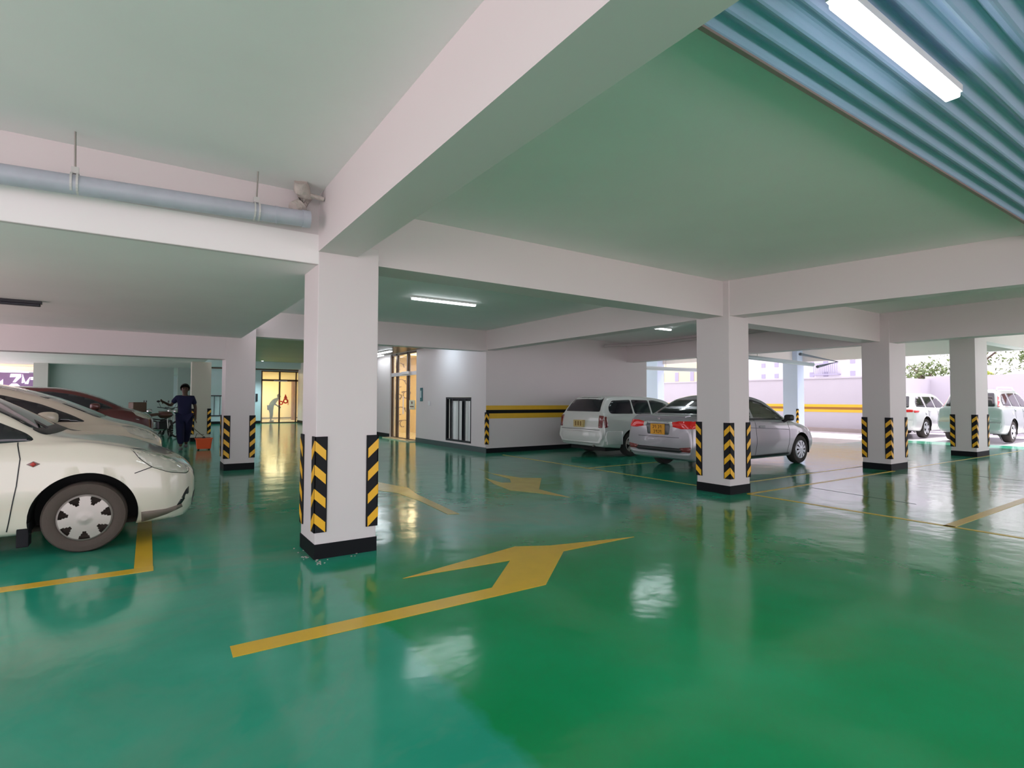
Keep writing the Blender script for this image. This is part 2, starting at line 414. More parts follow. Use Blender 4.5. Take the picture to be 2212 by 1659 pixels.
column(16.78, 4.71, .86, .51, 3.52, 'farthest right white column, in front of the grey off-road car')
column(1.197, 11.446, .514, .60, 2.8, 'white column left of the nearest column, holding up the low white beam')
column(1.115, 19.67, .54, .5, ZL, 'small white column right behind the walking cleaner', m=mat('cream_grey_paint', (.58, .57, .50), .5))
column(.91, 24.0, .42, .4, ZL, 'grey-green column directly behind the head of the cleaner', corners=(), m=TEAL, group='plain columns without guards')
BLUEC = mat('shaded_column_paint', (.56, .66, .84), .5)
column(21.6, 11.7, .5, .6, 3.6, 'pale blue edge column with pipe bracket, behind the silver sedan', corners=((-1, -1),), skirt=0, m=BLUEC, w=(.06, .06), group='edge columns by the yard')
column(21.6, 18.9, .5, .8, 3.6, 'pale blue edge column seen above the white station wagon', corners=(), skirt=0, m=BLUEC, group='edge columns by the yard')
g = obj('corner_guard', guard_bm(.07, .07, .222, 1.03, -1, -1), [RUB, REFY]); g.location = (7.08, 11.72, 0)
tag(g, 'small hazard guard on the wall corner left of the yellow stripes', 'corner guard')

# ------------------------------------------------------------------ lamps
def tube_lamp(x, y, z, length, label, rz=0, on=True, wd=.06, power=None, group='white tube lamps on the ceiling'):
    t = empty('tube_lamp', (x, y, z), rz, label, 'ceiling lamp', group)
    obj('housing', B(-length/2-.01, length/2+.01, -wd/2-.006, wd/2+.006, .03, .065), DARKM if not on else WHITEP, t)
    bm = BM(); box(bm, -length/2, length/2, -wd/2, wd/2, 0, .032, bev=.008)
    obj('diffuser', bm, TUBE if on else TUBEOFF, t)
    if on:
        ld = bpy.data.lights.new('lamp_light', 'AREA'); ld.shape = 'RECTANGLE'; ld.size = length; ld.size_y = wd
        ld.energy = power or LAMP_W; ld.color = (.80, .93, 1)
        lo = bpy.data.objects.new('lamp_light', ld); link(lo, t); lo.location = (0, 0, -.004)
    return t
tube_lamp(2.81, 1.025, 2.90, 1.2, 'large glowing tube lamp under the ribbed deck at top right', wd=.065, power=20)
tube_lamp(4.25, 8.46, ZC-.066, 1.22, 'glowing tube lamp on the ceiling right of the nearest column')
tube_lamp(9.79, 8.68, ZC-.066, 1.2, 'short glowing tube lamp above the white station wagon')
tube_lamp(-1.70, 8.5, ZL-.066, 1.22, 'unlit dark tube lamp on the low ceiling at left', on=False)
tube_lamp(6.42, 17.2, 2.93-.066, 1.3, 'nearer of two tube lamps outside the golden lobby door', rz=PI/2, wd=.09, power=5)
tube_lamp(6.78, 18.9, 2.93-.066, 1.3, 'farther of two tube lamps outside the golden lobby door', rz=PI/2, wd=.09, power=5)
def area(name, loc, size, energy, col, rot=(0, 0, 0), sy=None):
    ld = bpy.data.lights.new(name, 'AREA'); ld.shape = 'RECTANGLE'; ld.size = size; ld.size_y = sy or size; ld.energy = energy; ld.color = col
    o = bpy.data.objects.new(name, ld); link(o); o.location = loc; o.rotation_euler = rot; return o
def panel_lamp(x, y, z, s, col, e, label, cat='ceiling lamp'):
    o = obj('panel_lamp', B(-s/2, s/2, -s/2, s/2, 0, .03), mat('warm_panel', (1, .9, .6), .4, emit=(1, .86, .5), estr=2)); o.location = (x, y, z)
    tag(o, label, cat)
    l = area('panel_light', (x, y, z-.01), s, e, col); return o
panel_lamp(8.0, 18.2, 2.96, .8, (1, .82, .45), 75, 'warm glowing panel lamp inside the golden lobby')
panel_lamp(6.3, 34.6, 3.06, 1.0, (1, .86, .50), 110, 'warm glowing panel lamp inside the far doorway')
# downlight
t = empty('downlight', (6.75, 14.35, 2.93), 0, 'round white downlight set in the brown soffit', 'ceiling lamp')
obj('trim_ring', lathe(BM(), [(.045, -.012), (.06, -.012), (.06, .0), (.045, 0)], 'Z', n=24), CHROME, t)
obj('bulb', lathe(BM(), [(.001, -.02), (.045, -.012), (.045, 0), (.001, 0)], 'Z', n=24), mat('bulb_glow', (1, 1, 1), .3, emit=(.9, .97, 1), estr=25), t)
sd = bpy.data.lights.new('spot', 'SPOT'); sd.energy = 42; sd.spot_size = 2.7; sd.spot_blend = 1; sd.color = (.70, .88, 1); sd.shadow_soft_size = .04
so = bpy.data.objects.new('spot', sd); link(so, t); so.location = (-.55, -.75, -.03)
so.rotation_euler = Vector((1.0, 0, -1)).to_track_quat('-Z', 'Y').to_euler()
t = empty('downlight', (5.0, 31.3, 3.355), 0, 'downlight on the olive ceiling washing the blue wall by the far doorway', 'ceiling lamp')
obj('trim_ring', lathe(BM(), [(.05, -.012), (.10, -.012), (.10, .0), (.05, 0)], 'Z', n=24), CHROME, t)
obj('bulb', lathe(BM(), [(.001, -.01), (.05, -.01), (.05, 0), (.001, 0)], 'Z', n=24), MATS['bulb_glow'], t)
sd = bpy.data.lights.new('spot', 'SPOT'); sd.energy = 260; sd.spot_size = 1.8; sd.spot_blend = .9; sd.color = (.75, .93, 1); sd.shadow_soft_size = .05
so = bpy.data.objects.new('spot', sd); link(so, t); so.location = (-.1, -.6, -.6)
so.rotation_euler = Vector((0, .5, -1)).to_track_quat('-Z', 'Y').to_euler()

# ------------------------------------------------------------------ pipes
t = empty('drain_pipe', (0, 4.55, 0), 0, 'grey plastic drain pipe hung along the front of the upper left beam', 'pipe')
zp = 2.745
bm = BM(); tube(bm, [(-4.6, 0, zp-.04), (-1, 0, zp-.01), (1.02, 0, zp+.06)], .064, 20); obj('pipe', bm, PVC, t, True)
bm = BM(); tube(bm, [(.80, 0, zp+.052), (.80+.02, 0, zp+.053)], .067, 20); obj('pipe_ring', bm, PVC, t, True)
bm = BM(); tube(bm, [(1.0, 0, zp+.06), (1.06, 0, zp+.062)], .069, 20); obj('coupling', bm, PVC, t, True)
for xx in (-.43, .665):
    zz = zp+.06*(xx+1)/2
    bm = BM(); tube(bm, [(0, 0, zz+.09), (.0, -.05, ZC+.01)], .006, 8); o = obj('hanger_rod', bm, GALV, t); o.location.x = xx
    bm = BM()
    for dx in (-.016, .016): lathe(bm, [(.065, dx-.006), (.071, dx-.006), (.071, dx+.006), (.065, dx+.006), (.065, dx-.006)], 'X', (0, 0, zz), 20)
    box(bm, -.02, .02, -.012, .012, zz+.066, zz+.11); o = obj('pipe_clip', bm, CLIPW, t); o.location.x = xx
t = empty('elbow_pipe', (1.0, 4.56, 0), 0, 'mortar-caked pipe stub rising to the ceiling beside the nearest column', 'pipe')
bm = BM(); tube(bm, [(-.06, .02, 2.885), (.0, .05, 2.92), (.04, .06, 3.0), (.0, .0, 3.04), (-.02, -.05, 3.088)], [.05, .062, .058, .065, .05], 14); obj('stub', bm, MORT, t, True)
bm = BM(); tube(bm, [(.02, .02, 3.02), (.175, .0, 3.0)], .018, 10); obj('side_pipe', bm, MORT, t, True)
def hang(par, x, y, z0, z1):
    obj('hanger_rod', tube(BM(), [(x, y, z0), (x, y, z1)], .008, 6), GALV, par)
# pipes in the outer bay
t = empty('overhead_pipe', (0, 0, 0), 0, 'long pale pipe with bracket slung below the outer ceiling behind the sedan column', 'pipe')
bm = BM(); tube(bm, [(14.5, 10.5, 2.82), (19.3, 9.9, 2.62)], .07, 12); obj('pipe', bm, PVCW, t, True)
bm = BM(); tube(bm, [(17.9, 9.6, 2.9), (20.4, 9.6, 2.75), (19.0, 9.6, 2.52)], .05, 8); hang(t, 16.5, 10.25, 2.75, 3.54); obj('bracket', bm, mat('slate_metal', (.16, .18, .24), .5), t)
bm = BM(); tube(bm, [(12.9, 9.6, 2.75), (13.4, 9.0, 2.9), (13.4, 6.0, 2.95)], .06, 12); o = obj('overhead_pipe', bm, PVCW, None, True); hang(o, 13.4, 8.0, 2.95, 3.54)
tag(o, 'pale elbowed pipe under the ceiling right of the sedan column', 'pipe')
bm = BM(); tube(bm, [(11.0, 11.6, 2.93), (11.8, 10.6, 2.95), (11.8, 6.0, 2.98)], .04, 12); o = obj('overhead_pipe', bm, mat('grimy_pipe', (.55, .50, .50), .7), None, True); hang(o, 11.8, 9.0, 2.98, 3.10)
tag(o, 'grimy pipe crossing the ceiling above the white station wagon', 'pipe')
bm = BM(); tube(bm, [(18.5, 17.6, 2.85), (20.7, 15.7, 2.72)], .09, 12); o = obj('overhead_pipe', bm, PVCW, None, True); hang(o, 19.6, 16.65, 2.8, 3.54)
tag(o, 'short white pipe in front of the left edge column', 'pipe')

# ------------------------------------------------------------------ doors, openings and wall fittings
def glass(bm_args, name, parent): return obj(name, B(*bm_args), GLASSCL, parent)
# lobby door (door_1)
t = empty('door_1', (7.08, 16.05, 0)); t['kind'] = 'structure'
W, HT = 2.25, 2.92
bm = BM()
for y0, y1 in ((0, .06), (.78, .90), (1.72, 1.84), (2.19, 2.25)): box(bm, .05, .13, y0, y1, 0, HT)
box(bm, .05, .13, 0, W, HT-.06, HT); box(bm, .05, .13, 0, W, .0, .05)
obj('door_frame', bm, BROWNM, t)
obj('transom', B(.03, .14, 0, W, 2.14, 2.26), STEEL, t)
obj('door_closer', B(-.04, .05, .55, 1.15, 2.17, 2.27, bev=.01), STEEL, t)
obj('door_pane', B(.085, .095, .06, 2.19, .05, 2.14), GLASSCL, t)
obj('top_pane', B(.085, .095, .06, 2.19, 2.26, 2.86), GLASSCL, t)
obj('handle', tube(BM(), [(-.02, 1.0, .85), (-.02, 1.0, 1.45)], .018, 10), STEEL, t)
obj('threshold', B(-.25, .1, 0, 2.3, .001, .03), TILE, t)
o = obj('notice', B(.03, .045, .18, .62, 1.02, 1.32), mat('cream_sticker', (.85, .80, .62), .5), t)
bm = BM(); box(bm, .022, .03, .36, .42, 1.2, 1.28); box(bm, .022, .03, .26, .54, 1.10, 1.13); obj('notice_print', bm, INK, t)
# wallpaper flourishes on the inner wall
for k, (cx, cz, q) in enumerate(((8.36, 1.95, .55), (8.36, .85, .55), (8.30, 2.62, .5), (8.25, 1.42, .4), (8.5, .35, .5), (8.62, 1.5, .5))):
    bm = BM(); pts = [(cx+q*(.42*math.cos(a)*(1-a/9)), 20.485, cz+q*(.42*math.sin(a)*(1-a/9))) for a in [i*.3 for i in range(18)]]
    tube(bm, pts, .016, 6); o = obj('flourish', bm, CURL, bpy.data.objects['wall_lobby_side'])
    for a in (.6, 2.0, 3.2):
        bm = BM(); tube(bm, [(cx+q*.4*math.cos(a), 20.485, cz+q*.38*math.sin(a)), (cx+q*.6*math.cos(a+.3), 20.485, cz+q*.5*math.sin(a+.3)-.06)], [.012, .035], 6); obj('leaf_stroke', bm, CURL, o)
obj('lobby_pilaster', B(8.3, 8.55, 16.2, 16.5, 0, 2.4), mat('blue_grey_panel', (.22, .27, .30), .4)).__setitem__('kind', 'structure')
# far door (door_2)
t = empty('door_2', (5.15, 32.5, 0)); t['kind'] = 'structure'
bm = BM()
for x0, x1 in ((0, .07), (.92, 1.0), (1.80, 1.87), (2.03, 2.1)): box(bm, x0, x1, .03, .10, 0, 2.90)
box(bm, 0, 2.1, .03, .10, 2.33, 2.43); box(bm, 0, 2.1, .03, .1, 2.84, 2.90); box(bm, 0, 2.1, .03, .1, 0, .05)
obj('door_frame', bm, BROWNM, t)
obj('door_pane', B(.07, 2.03, .06, .07, .05, 2.33), GLASSCL, t)
obj('top_pane', B(.07, 2.03, .06, .07, 2.43, 2.84), GLASSCL, t)
obj('door_closer', B(.65, 1.35, -.02, .03, 2.31, 2.37), STEEL, t)
REDLOGO = mat('red_sticker', (.75, .04, .02), .5)
bm = BM()
lathe(bm, [(.06, 0), (.12, 0), (.12, .012), (.06, .012), (.06, 0)], 'Y', (.98+.06, .02, 1.12), 20)
lathe(bm, [(.07, 0), (.14, 0), (.14, .012), (.07, .012), (.07, 0)], 'Y', (1.28, .02, 1.22), 20)
prism(bm, [(1.18, 1.36), (1.38, 1.36), (1.28, 1.62)], .02, .032, plane='XZ')
box(bm, 1.40, 1.43, .02, .032, 1.0, 1.3); box(bm, .93, .97, .02, .032, 1.0, 1.3)
obj('red_sign', bm, REDLOGO, t)
# block windows
def block_window(name, loc, rz, w, h, label_m, n=6):
    t = empty(name, loc, rz); t['kind'] = 'structure'
    bm = BM()
    for a in ((0, w, 0, .05), (0, w, h-.05, h)): box(bm, a[0], a[1], -.02, .06, a[2], a[3])
    for x in (0, w-.05): box(bm, x, x+.05, -.02, .06, 0, h)
    obj('window_frame', bm, DARKM, t)
    bm = BM()
    for k in range(1, n): tube(bm, [(w*k/n, 0.0, .03), (w*k/n, 0.0, h-.03)], .012, 8)
    obj('bars', bm, DARKM, t)
    obj('backing', B(.02, w-.02, .10, .12, .02, h-.02), mat('dark_void', (.02, .025, .03), .3), t)
    return t
t = block_window('window_1', (7.10, 13.97, .19), -PI/2, 1.47, 1.22, None, 4)
CURT = mat('pale_curtain', (.80, .84, .82), .35, coat=.5)
for x0, x1 in ((.27, .56), (.60, .82), (1.02, 1.18), (1.22, 1.40)):
    bm = BM(); n = 16
    poly = [(x0+(x1-x0)*i/n, .035+.014*math.sin(i*1.7)) for i in range(n+1)]; poly += [(p[0], p[1]+.012) for p in poly[::-1]]
    prism(bm, poly, .03, 1.12); obj('curtain', bm, CURT, t)
t = block_window('window_2', (2.62, 32.48, .42), 0, 1.9, 1.1, None, 7)
obj('curtain', B(.05, 1.85, .05, .06, .05, 1.05), mat('amber_blind', (.50, .42, .22), .5), t)
# wall fittings by the lobby door
t = empty('intercom', (7.07, 15.62, 1.5), 0, 'narrow teal access reader on the wall right of the golden door', 'intercom')
obj('body', B(-.02, .01, -.075, .075, -.21, .21, bev=.008), TEALPL, t)
obj('display', B(-.026, -.019, -.03, .03, -.10, .12), mat('pale_display', (.7, .8, .82), .3), t)
tag(obj('wall_switch', B(7.055, 7.08, 15.0, 15.13, 1.16, 1.30, bev=.006), WHITEP), 'small white switch plate on the wall beside the teal reader', 'switch')
tag(obj('wall_reader', B(4.87, 4.98, 32.44, 32.5, 1.2, 1.62, bev=.01), DARKM), 'black card reader on the blue wall left of the far doorway', 'intercom')
# shop seen through the left opening
t = empty('shop_sign', (-4.42, 26.0, 0), 0, 'glowing white and purple sign outside the opening at far left', 'sign')
obj('board', B(-.9, 1.3, .1, .25, 1.2, 2.25), mat('purple_board', (.16, .10, .20), .5, emit=(.16, .10, .22), estr=.5), t)
SIGNW = mat('white_sign_light', (1, 1, 1), .4, emit=(.95, .85, 1), estr=1.8)
for poly in ([(.05, 1.5), (.12, 1.5), (.12, 2.0), (-.1, 1.75)], [(.22, 1.45), (.62, 1.45), (.62, 1.72), (.5, 1.85), (.35, 1.85), (.22, 1.72)], [(.32, 2.2), (.6, 2.2), (.6, 2.1), (.45, 1.9), (.38, 1.9), (.48, 2.1), (.3, 2.08)], [(.64, 2.2), (.72, 1.9), (.62, 1.88)], [(.7, 1.85), (.8, 1.85), (.84, 2.1)], [(.86, 2.0), (.93, 2.0), (.93, 2.1), (.86, 2.1)]):
    bm = BM(); prism(bm, poly, .07, .11, plane='XZ'); obj('letter', bm, SIGNW, t)
tag(obj('awning', B(-8, -3.1, 25.0, 26.5, 2.32, 2.42), mat('cream_awning_glow', (.9, .75, .6), .6, emit=(1, .8, .62), estr=.6)), 'bright cream awning band above the purple sign at far left', 'awning')  # emission makes the awning look daylit; it is no lamp

# ------------------------------------------------------------------ cars
def pchip(xs, ys):
    n = len(xs); h = [xs[i+1]-xs[i] for i in range(n-1)]; d = [(ys[i+1]-ys[i])/h[i] for i in range(n-1)]
    mm = [d[0]] + [0 if d[i-1]*d[i] <= 0 else 3*(h[i-1]+h[i])/((2*h[i]+h[i-1])/d[i-1]+(h[i]+2*h[i-1])/d[i]) for i in range(1, n-1)] + [d[-1]]
    def f(x):
        if x <= xs[0]: return ys[0]
        if x >= xs[-1]: return ys[-1]
        i = 0
        while x > xs[i+1]: i += 1
        t = (x-xs[i])/h[i]
        return ys[i]*(1+2*t)*(1-t)**2 + h[i]*mm[i]*t*(1-t)**2 + ys[i+1]*t*t*(3-2*t) + h[i]*mm[i+1]*t*t*(t-1)
    return f
#  d = distance from the front bumper; columns: d, zb, wb, wm, zm, ws, zs, wr, zr, zt
HATCH = [(0, .32, .30, .40, .48, .38, .55, .28, .58, .60), (.03, .25, .44, .54, .50, .50, .61, .40, .635, .65), (.12, .20, .60, .68, .50, .64, .69, .52, .71, .72),
 (.30, .19, .70, .785, .52, .735, .785, .60, .805, .81), (.6, .19, .76, .835, .55, .785, .895, .63, .92, .925), (.9, .19, .77, .85, .58, .795, .95, .66, .98, .985),
 (1.1, .19, .77, .85, .58, .80, .955, .68, 1.01, 1.03), (1.4, .19, .77, .85, .58, .80, .975, .655, 1.17, 1.22), (1.8, .19, .77, .85, .58, .80, .985, .60, 1.37, 1.43),
 (2.15, .19, .77, .85, .58, .80, .995, .575, 1.445, 1.515), (2.9, .19, .77, .85, .58, .80, 1.01, .565, 1.46, 1.53), (3.5, .19, .77, .85, .58, .79, 1.02, .55, 1.42, 1.49),
 (3.85, .20, .76, .84, .58, .77, 1.01, .54, 1.33, 1.40), (4.08, .22, .74, .82, .58, .74, .98, .56, 1.07, 1.13), (4.2, .24, .70, .79, .58, .71, .90, .58, .95, .98), (4.3, .28, .62, .72, .56, .64, .78, .54, .84, .86)]
MPV = [(0, .34, .32, .44, .60, .42, .70, .32, .74, .76), (.03, .27, .48, .58, .60, .56, .76, .44, .80, .82), (.12, .23, .62, .70, .58, .67, .84, .54, .89, .905),
 (.30, .22, .72, .80, .58, .75, .93, .60, .975, .985), (.6, .21, .77, .85, .58, .79, 1.01, .66, 1.055, 1.075), (.85, .21, .78, .86, .58, .80, 1.03, .68, 1.16, 1.20),
 (1.2, .21, .78, .86, .58, .81, 1.04, .64, 1.31, 1.365), (1.6, .21, .78, .86, .58, .81, 1.05, .60, 1.42, 1.485), (2.0, .21, .78, .86, .58, .81, 1.06, .59, 1.47, 1.545),
 (3.0, .21, .78, .86, .58, .81, 1.07, .58, 1.485, 1.56), (3.7, .22, .78, .86, .58, .80, 1.07, .57, 1.44, 1.51), (4.0, .23, .77, .85, .58, .79, 1.05, .57, 1.30, 1.36), (4.15, .25, .74, .83, .58, .76, 1.0, .60, 1.08, 1.12), (4.25, .30, .66, .76, .58, .68, .86, .58, .90, .93)]
SEDAN = [(0, .30, .30, .40, .46, .38, .54, .28, .58, .60), (.03, .24, .44, .56, .48, .52, .60, .40, .64, .665), (.12, .19, .60, .70, .50, .64, .665, .50, .715, .75),
 (.30, .18, .70, .79, .52, .73, .74, .56, .79, .83), (.6, .18, .76, .835, .55, .78, .82, .60, .87, .91), (.9, .18, .77, .85, .58, .79, .88, .64, .925, .965),
 (1.12, .18, .77, .85, .58, .80, .915, .68, .965, 1.0), (1.5, .18, .77, .85, .58, .80, .93, .65, 1.14, 1.20), (1.9, .18, .77, .85, .58, .80, .945, .59, 1.335, 1.395),
 (2.25, .18, .77, .85, .58, .80, .96, .56, 1.40, 1.465), (2.8, .18, .77, .85, .58, .80, .975, .55, 1.405, 1.475), (3.2, .18, .77, .85, .58, .795, .99, .55, 1.35, 1.42),
 (3.65, .19, .77, .85, .58, .79, 1.0, .58, 1.17, 1.22), (3.9, .20, .76, .845, .58, .785, 1.005, .64, 1.055, 1.075), (4.2, .22, .73, .83, .60, .77, 1.01, .66, 1.045, 1.06),
 (4.32, .25, .70, .81, .60, .74, .98, .65, 1.03, 1.045), (4.38, .27, .66, .78, .58, .70, .90, .62, .96, .98), (4.40, .30, .62, .74, .56, .66, .84, .58, .90, .92)]
WAGON = [(0, .30, .34, .46, .46, .42, .54, .32, .58, .60), (.03, .24, .46, .58, .48, .54, .60, .42, .64, .665), (.12, .19, .62, .72, .50, .66, .68, .52, .73, .76),
 (.30, .18, .70, .79, .52, .74, .76, .58, .80, .84), (.9, .18, .76, .83, .56, .78, .88, .64, .92, .96), (1.15, .18, .76, .83, .58, .79, .91, .68, .95, .99),
 (1.5, .18, .76, .83, .58, .79, .93, .65, 1.15, 1.21), (1.9, .18, .76, .83, .58, .79, .95, .60, 1.33, 1.39), (2.3, .18, .76, .83, .58, .79, .97, .59, 1.38, 1.44),
 (3.0, .18, .76, .83, .58, .79, .99, .60, 1.40, 1.465), (3.6, .20, .76, .83, .58, .79, 1.0, .60, 1.395, 1.465), (3.82, .22, .76, .83, .60, .79, 1.0, .595, 1.37, 1.44),
 (4.05, .24, .75, .825, .60, .785, 1.0, .64, 1.16, 1.20), (4.12, .26, .74, .82, .60, .78, .99, .68, 1.04, 1.07), (4.15, .30, .72, .80, .58, .76, .93, .70, .98, 1.0),
 (4.20, .34, .70, .78, .52, .72, .62, .66, .68, .70)]
SUV = [(0, .34, .40, .50, .56, .46, .66, .36, .70, .73), (.04, .28, .56, .66, .60, .60, .74, .48, .78, .81), (.15, .26, .70, .80, .62, .74, .84, .60, .90, .93),
 (.4, .25, .78, .88, .64, .82, .94, .66, 1.0, 1.04), (1.0, .25, .82, .91, .66, .85, 1.03, .72, 1.08, 1.12), (1.25, .25, .82, .91, .66, .86, 1.05, .74, 1.11, 1.15),
 (1.6, .25, .82, .91, .66, .86, 1.07, .70, 1.33, 1.39), (2.0, .25, .82, .91, .66, .86, 1.09, .64, 1.56, 1.63), (2.4, .25, .82, .91, .66, .86, 1.10, .62, 1.63, 1.70),
 (3.6, .25, .82, .91, .66, .86, 1.12, .62, 1.63, 1.70), (4.1, .27, .82, .91, .66, .85, 1.12, .62, 1.58, 1.66), (4.4, .29, .81, .90, .66, .84, 1.11, .66, 1.30, 1.36),
 (4.52, .31, .80, .89, .66, .83, 1.08, .70, 1.14, 1.17), (4.58, .34, .78, .87, .64, .81, 1.0, .70, 1.05, 1.08), (4.62, .38, .74, .83, .60, .76, .78, .68, .84, .86)]

class Car:
    def __init__(s, name, rows, label, x_front, yc, paint, wheel_d, wheel_r=.30, arch=.37, group=None, rz=0, sw=1, sh=1, liner=True):
        s.L = rows[-1][0]; ds = [r[0] for r in rows]; s.f = [pchip(ds, [r[i] for r in rows]) for i in range(1, 10)]
        s.sw, s.sh = sw, sh; s.wr = wheel_r; s.paint = paint
        s.root = empty(name, (x_front-s.L, yc, 0), rz, label, 'car', group)
        # dense stations
        st = [0.0]; d = 0.0
        while d < s.L - 1e-6:
            step = .012 if (d < .12 or d > s.L-.14) else .03
            d = min(s.L, d+step); st.append(d)
        rings = []
        for d in st:
            zb, wb, wm, zm, ws, zs, wr, zr, zt = [f(d) for f in s.f]
            ctl = [(0, zb), (wb*.6, zb), (wb*.97, zb+.005), (wb+(wm-wb)*.45, zb+.08), (wm-.006, zm-.12 if zm-.12 > zb+.1 else zb+(zm-zb)*.6), (wm, zm), (ws+(wm-ws)*.55, zm+(zs-zm)*.62), (ws, zs-.025*min(1, (zs-zm)/.3)), (ws-.035, zs+.006),
                   (ws-.035+(wr-ws+.035)*.5, zs+(zr-zs)*.52), (wr, zr), (wr-.06, zr+(zt-zr)*.55), (wr*.55, zt-.1*(zt-zr)), (0, zt)]
            pts = []
            n = len(ctl)
            for i in range(n-1):
                p0 = ctl[max(0, i-1)]; p1 = ctl[i]; p2 = ctl[i+1]; p3 = ctl[min(n-1, i+2)]
                k = 4 if 3 <= i <= 11 else 2
                for j in range(k):
                    t = j/k; q = []
                    for a in (0, 1):
                        m1 = (p2[a]-p0[a])*.5*.7; m2 = (p3[a]-p1[a])*.5*.7
                        q.append((2*t**3-3*t**2+1)*p1[a] + (t**3-2*t**2+t)*m1 + (-2*t**3+3*t**2)*p2[a] + (t**3-t**2)*m2)
                    pts.append(q)
            pts.append(ctl[-1])
            rings.append([(s.L-d, p[0]*sw, p[1]*sh) for p in pts])
        bm = BM(); s.np = len(rings[0]); V = []
        for r in rings:
            row = [bm.verts.new((x, -y, z)) for x, y, z in r]
            row += [bm.verts.new((x, y, z)) for x, y, z in r[-2:0:-1]]
            V.append(row)
        m = len(V[0])
        for i in range(len(V)-1):
            for k in range(m): bm.faces.new((V[i][k], V[i][(k+1) % m], V[i+1][(k+1) % m], V[i+1][k]))
        bm.faces.new(V[0][::-1]); bm.faces.new(V[-1])
        bm.normal_update(); s.bvh = BVHTree.FromBMesh(bm); s.bm = bm
        s.wheels_x = [s.L-q for q in wheel_d]; s.arch = arch
        for xw in s.wheels_x: s._arch(xw, wheel_r+.005, arch)
    def _arch(s, xw, zw, R):
        bm = s.bm; inside = set()
        for v in bm.verts:
            if abs(v.co.y) > .50 and (v.co.x-xw)**2 + (v.co.z-zw)**2 < R*R and v.co.z < zw+R: inside.add(v)
        dele = [f for f in bm.faces if all(v in inside for v in f.verts)]
        edge = {v for v in inside if any(not all(u in inside for u in f.verts) for f in v.link_faces)}
        bmesh.ops.delete(bm, geom=dele, context='FACES_ONLY')
        for v in edge:
            dx, dz = v.co.x-xw, v.co.z-zw; r = math.hypot(dx, dz) or 1
            v.co.x = xw+dx/r*R; v.co.z = max(zw+dz/r*R, v.co.z if dz < 0 and v.co.z < .25 else -9)
        loose = [v for v in bm.verts if not v.link_faces]; bmesh.ops.delete(bm, geom=loose, context='VERTS')
    def hole(s, poly, side):
        """cut a side window through the body"""
        def ins(x, z):
            c = False; n = len(poly)
            for i in range(n):
                x1, z1 = poly[i]; x2, z2 = poly[(i+1) % n]
                if (z1 > z) != (z2 > z) and x < (x2-x1)*(z-z1)/(z2-z1)+x1: c = not c
            return c
        fs = [f for f in s.bm.faces if side*f.calc_center_median().y > .3 and ins(f.calc_center_median().x, f.calc_center_median().z)]
        bmesh.ops.delete(s.bm, geom=fs, context='FACES')
    def finish(s):
        s.body = obj('body', s.bm, s.paint, s.root, True)
        for xw in s.wheels_x:
            for sd in (-1, 1):
                bm = BM(); n = 28; zw = s.wr+.005; R = s.arch-.004
                rim = [(xw+R*math.cos(PI*k/n*1.16-.25), zw+R*math.sin(PI*k/n*1.16-.25)) for k in range(n+1)]
                a = [bm.verts.new((x, sd*.46, z)) for x, z in rim]; b = [bm.verts.new((x, sd*(s.f[2](s.L-xw)*s.sw-.035), z)) for x, z in rim]
                for k in range(n): bm.faces.new((a[k], a[k+1], b[k+1], b[k]))
                bm.faces.new(a); obj('wheel_liner', bm, LINER, s.root, True)
    def patch(s, name, poly, mode, m, off=.004, cell=.07, th=.012, parent=None, near=False):
        D = {'R': Vector((0, 1, 0)), 'L': Vector((0, -1, 0)), 'F': Vector((-1, 0, 0)), 'B': Vector((1, 0, 0)), 'T': Vector((0, 0, -1)),
             'FR': Vector((-.6, .8, 0)), 'FL': Vector((-.6, -.8, 0)), 'BR': Vector((.7, .714, 0)), 'BL': Vector((.7, -.714, 0))}[mode]
        if mode == 'T': O, U, Vv = Vector((0, 0, 3)), Vector((1, 0, 0)), Vector((0, 1, 0))
        else:
            Vv = Vector((0, 0, 1)); c = Vector((s.L/2, 0, 0))
            if mode in 'RL': O, U = Vector((0, -2*D.y, 0)), Vector((1, 0, 0))
            elif mode in 'FB': O, U = Vector((s.L/2-5*D.x, 0, 0)), Vector((0, 1, 0))
            elif mode[0] == 'F': O, U = Vector((s.L, 0, 0))-D*4, Vector((-D.y, D.x, 0))*(-1)
            else: O, U = -D*4, Vector((-D.y, D.x, 0))
        bm = BM(); vs = [bm.verts.new((a, b, 0)) for a, b in poly]; bm.faces.new(vs)
        a0, a1 = min(p[0] for p in poly), max(p[0] for p in poly); b0, b1 = min(p[1] for p in poly), max(p[1] for p in poly)
        for lo, hi, no in ((a0, a1, (1, 0, 0)), (b0, b1, (0, 1, 0))):
            q = math.floor(lo/cell)*cell+cell
            while q < hi-1e-4:
                bmesh.ops.bisect_plane(bm, geom=bm.verts[:]+bm.edges[:]+bm.faces[:], plane_co=Vector(no)*q, plane_no=no, dist=1e-5); q += cell
        bmesh.ops.triangulate(bm, faces=[f for f in bm.faces if len(f.verts) > 4])
        for v in bm.verts:
            p = O+U*v.co.x+Vv*v.co.y; hit = s.bvh.ray_cast(p, D)
            if hit[0] is None:
                q = s.bvh.find_nearest(p+D*3.5); hit = q
            v.co = hit[0]-D*off
        bm.normal_update()
        fl = [f for f in bm.faces if f.normal.dot(D) > 0]
        if len(fl) > len(bm.faces)/2: bmesh.ops.reverse_faces(bm, faces=bm.faces[:])
        bm2 = bm; me = bpy.data.meshes.new(name); bm2.to_mesh(me); bm2.free(); me.materials.append(m)
        for f in me.polygons: f.use_smooth = True
        o = bpy.data.objects.new(name, me); link(o, parent or s.root)
        md = o.modifiers.new('thick', 'SOLIDIFY'); md.thickness = th; md.offset = -1
        return o
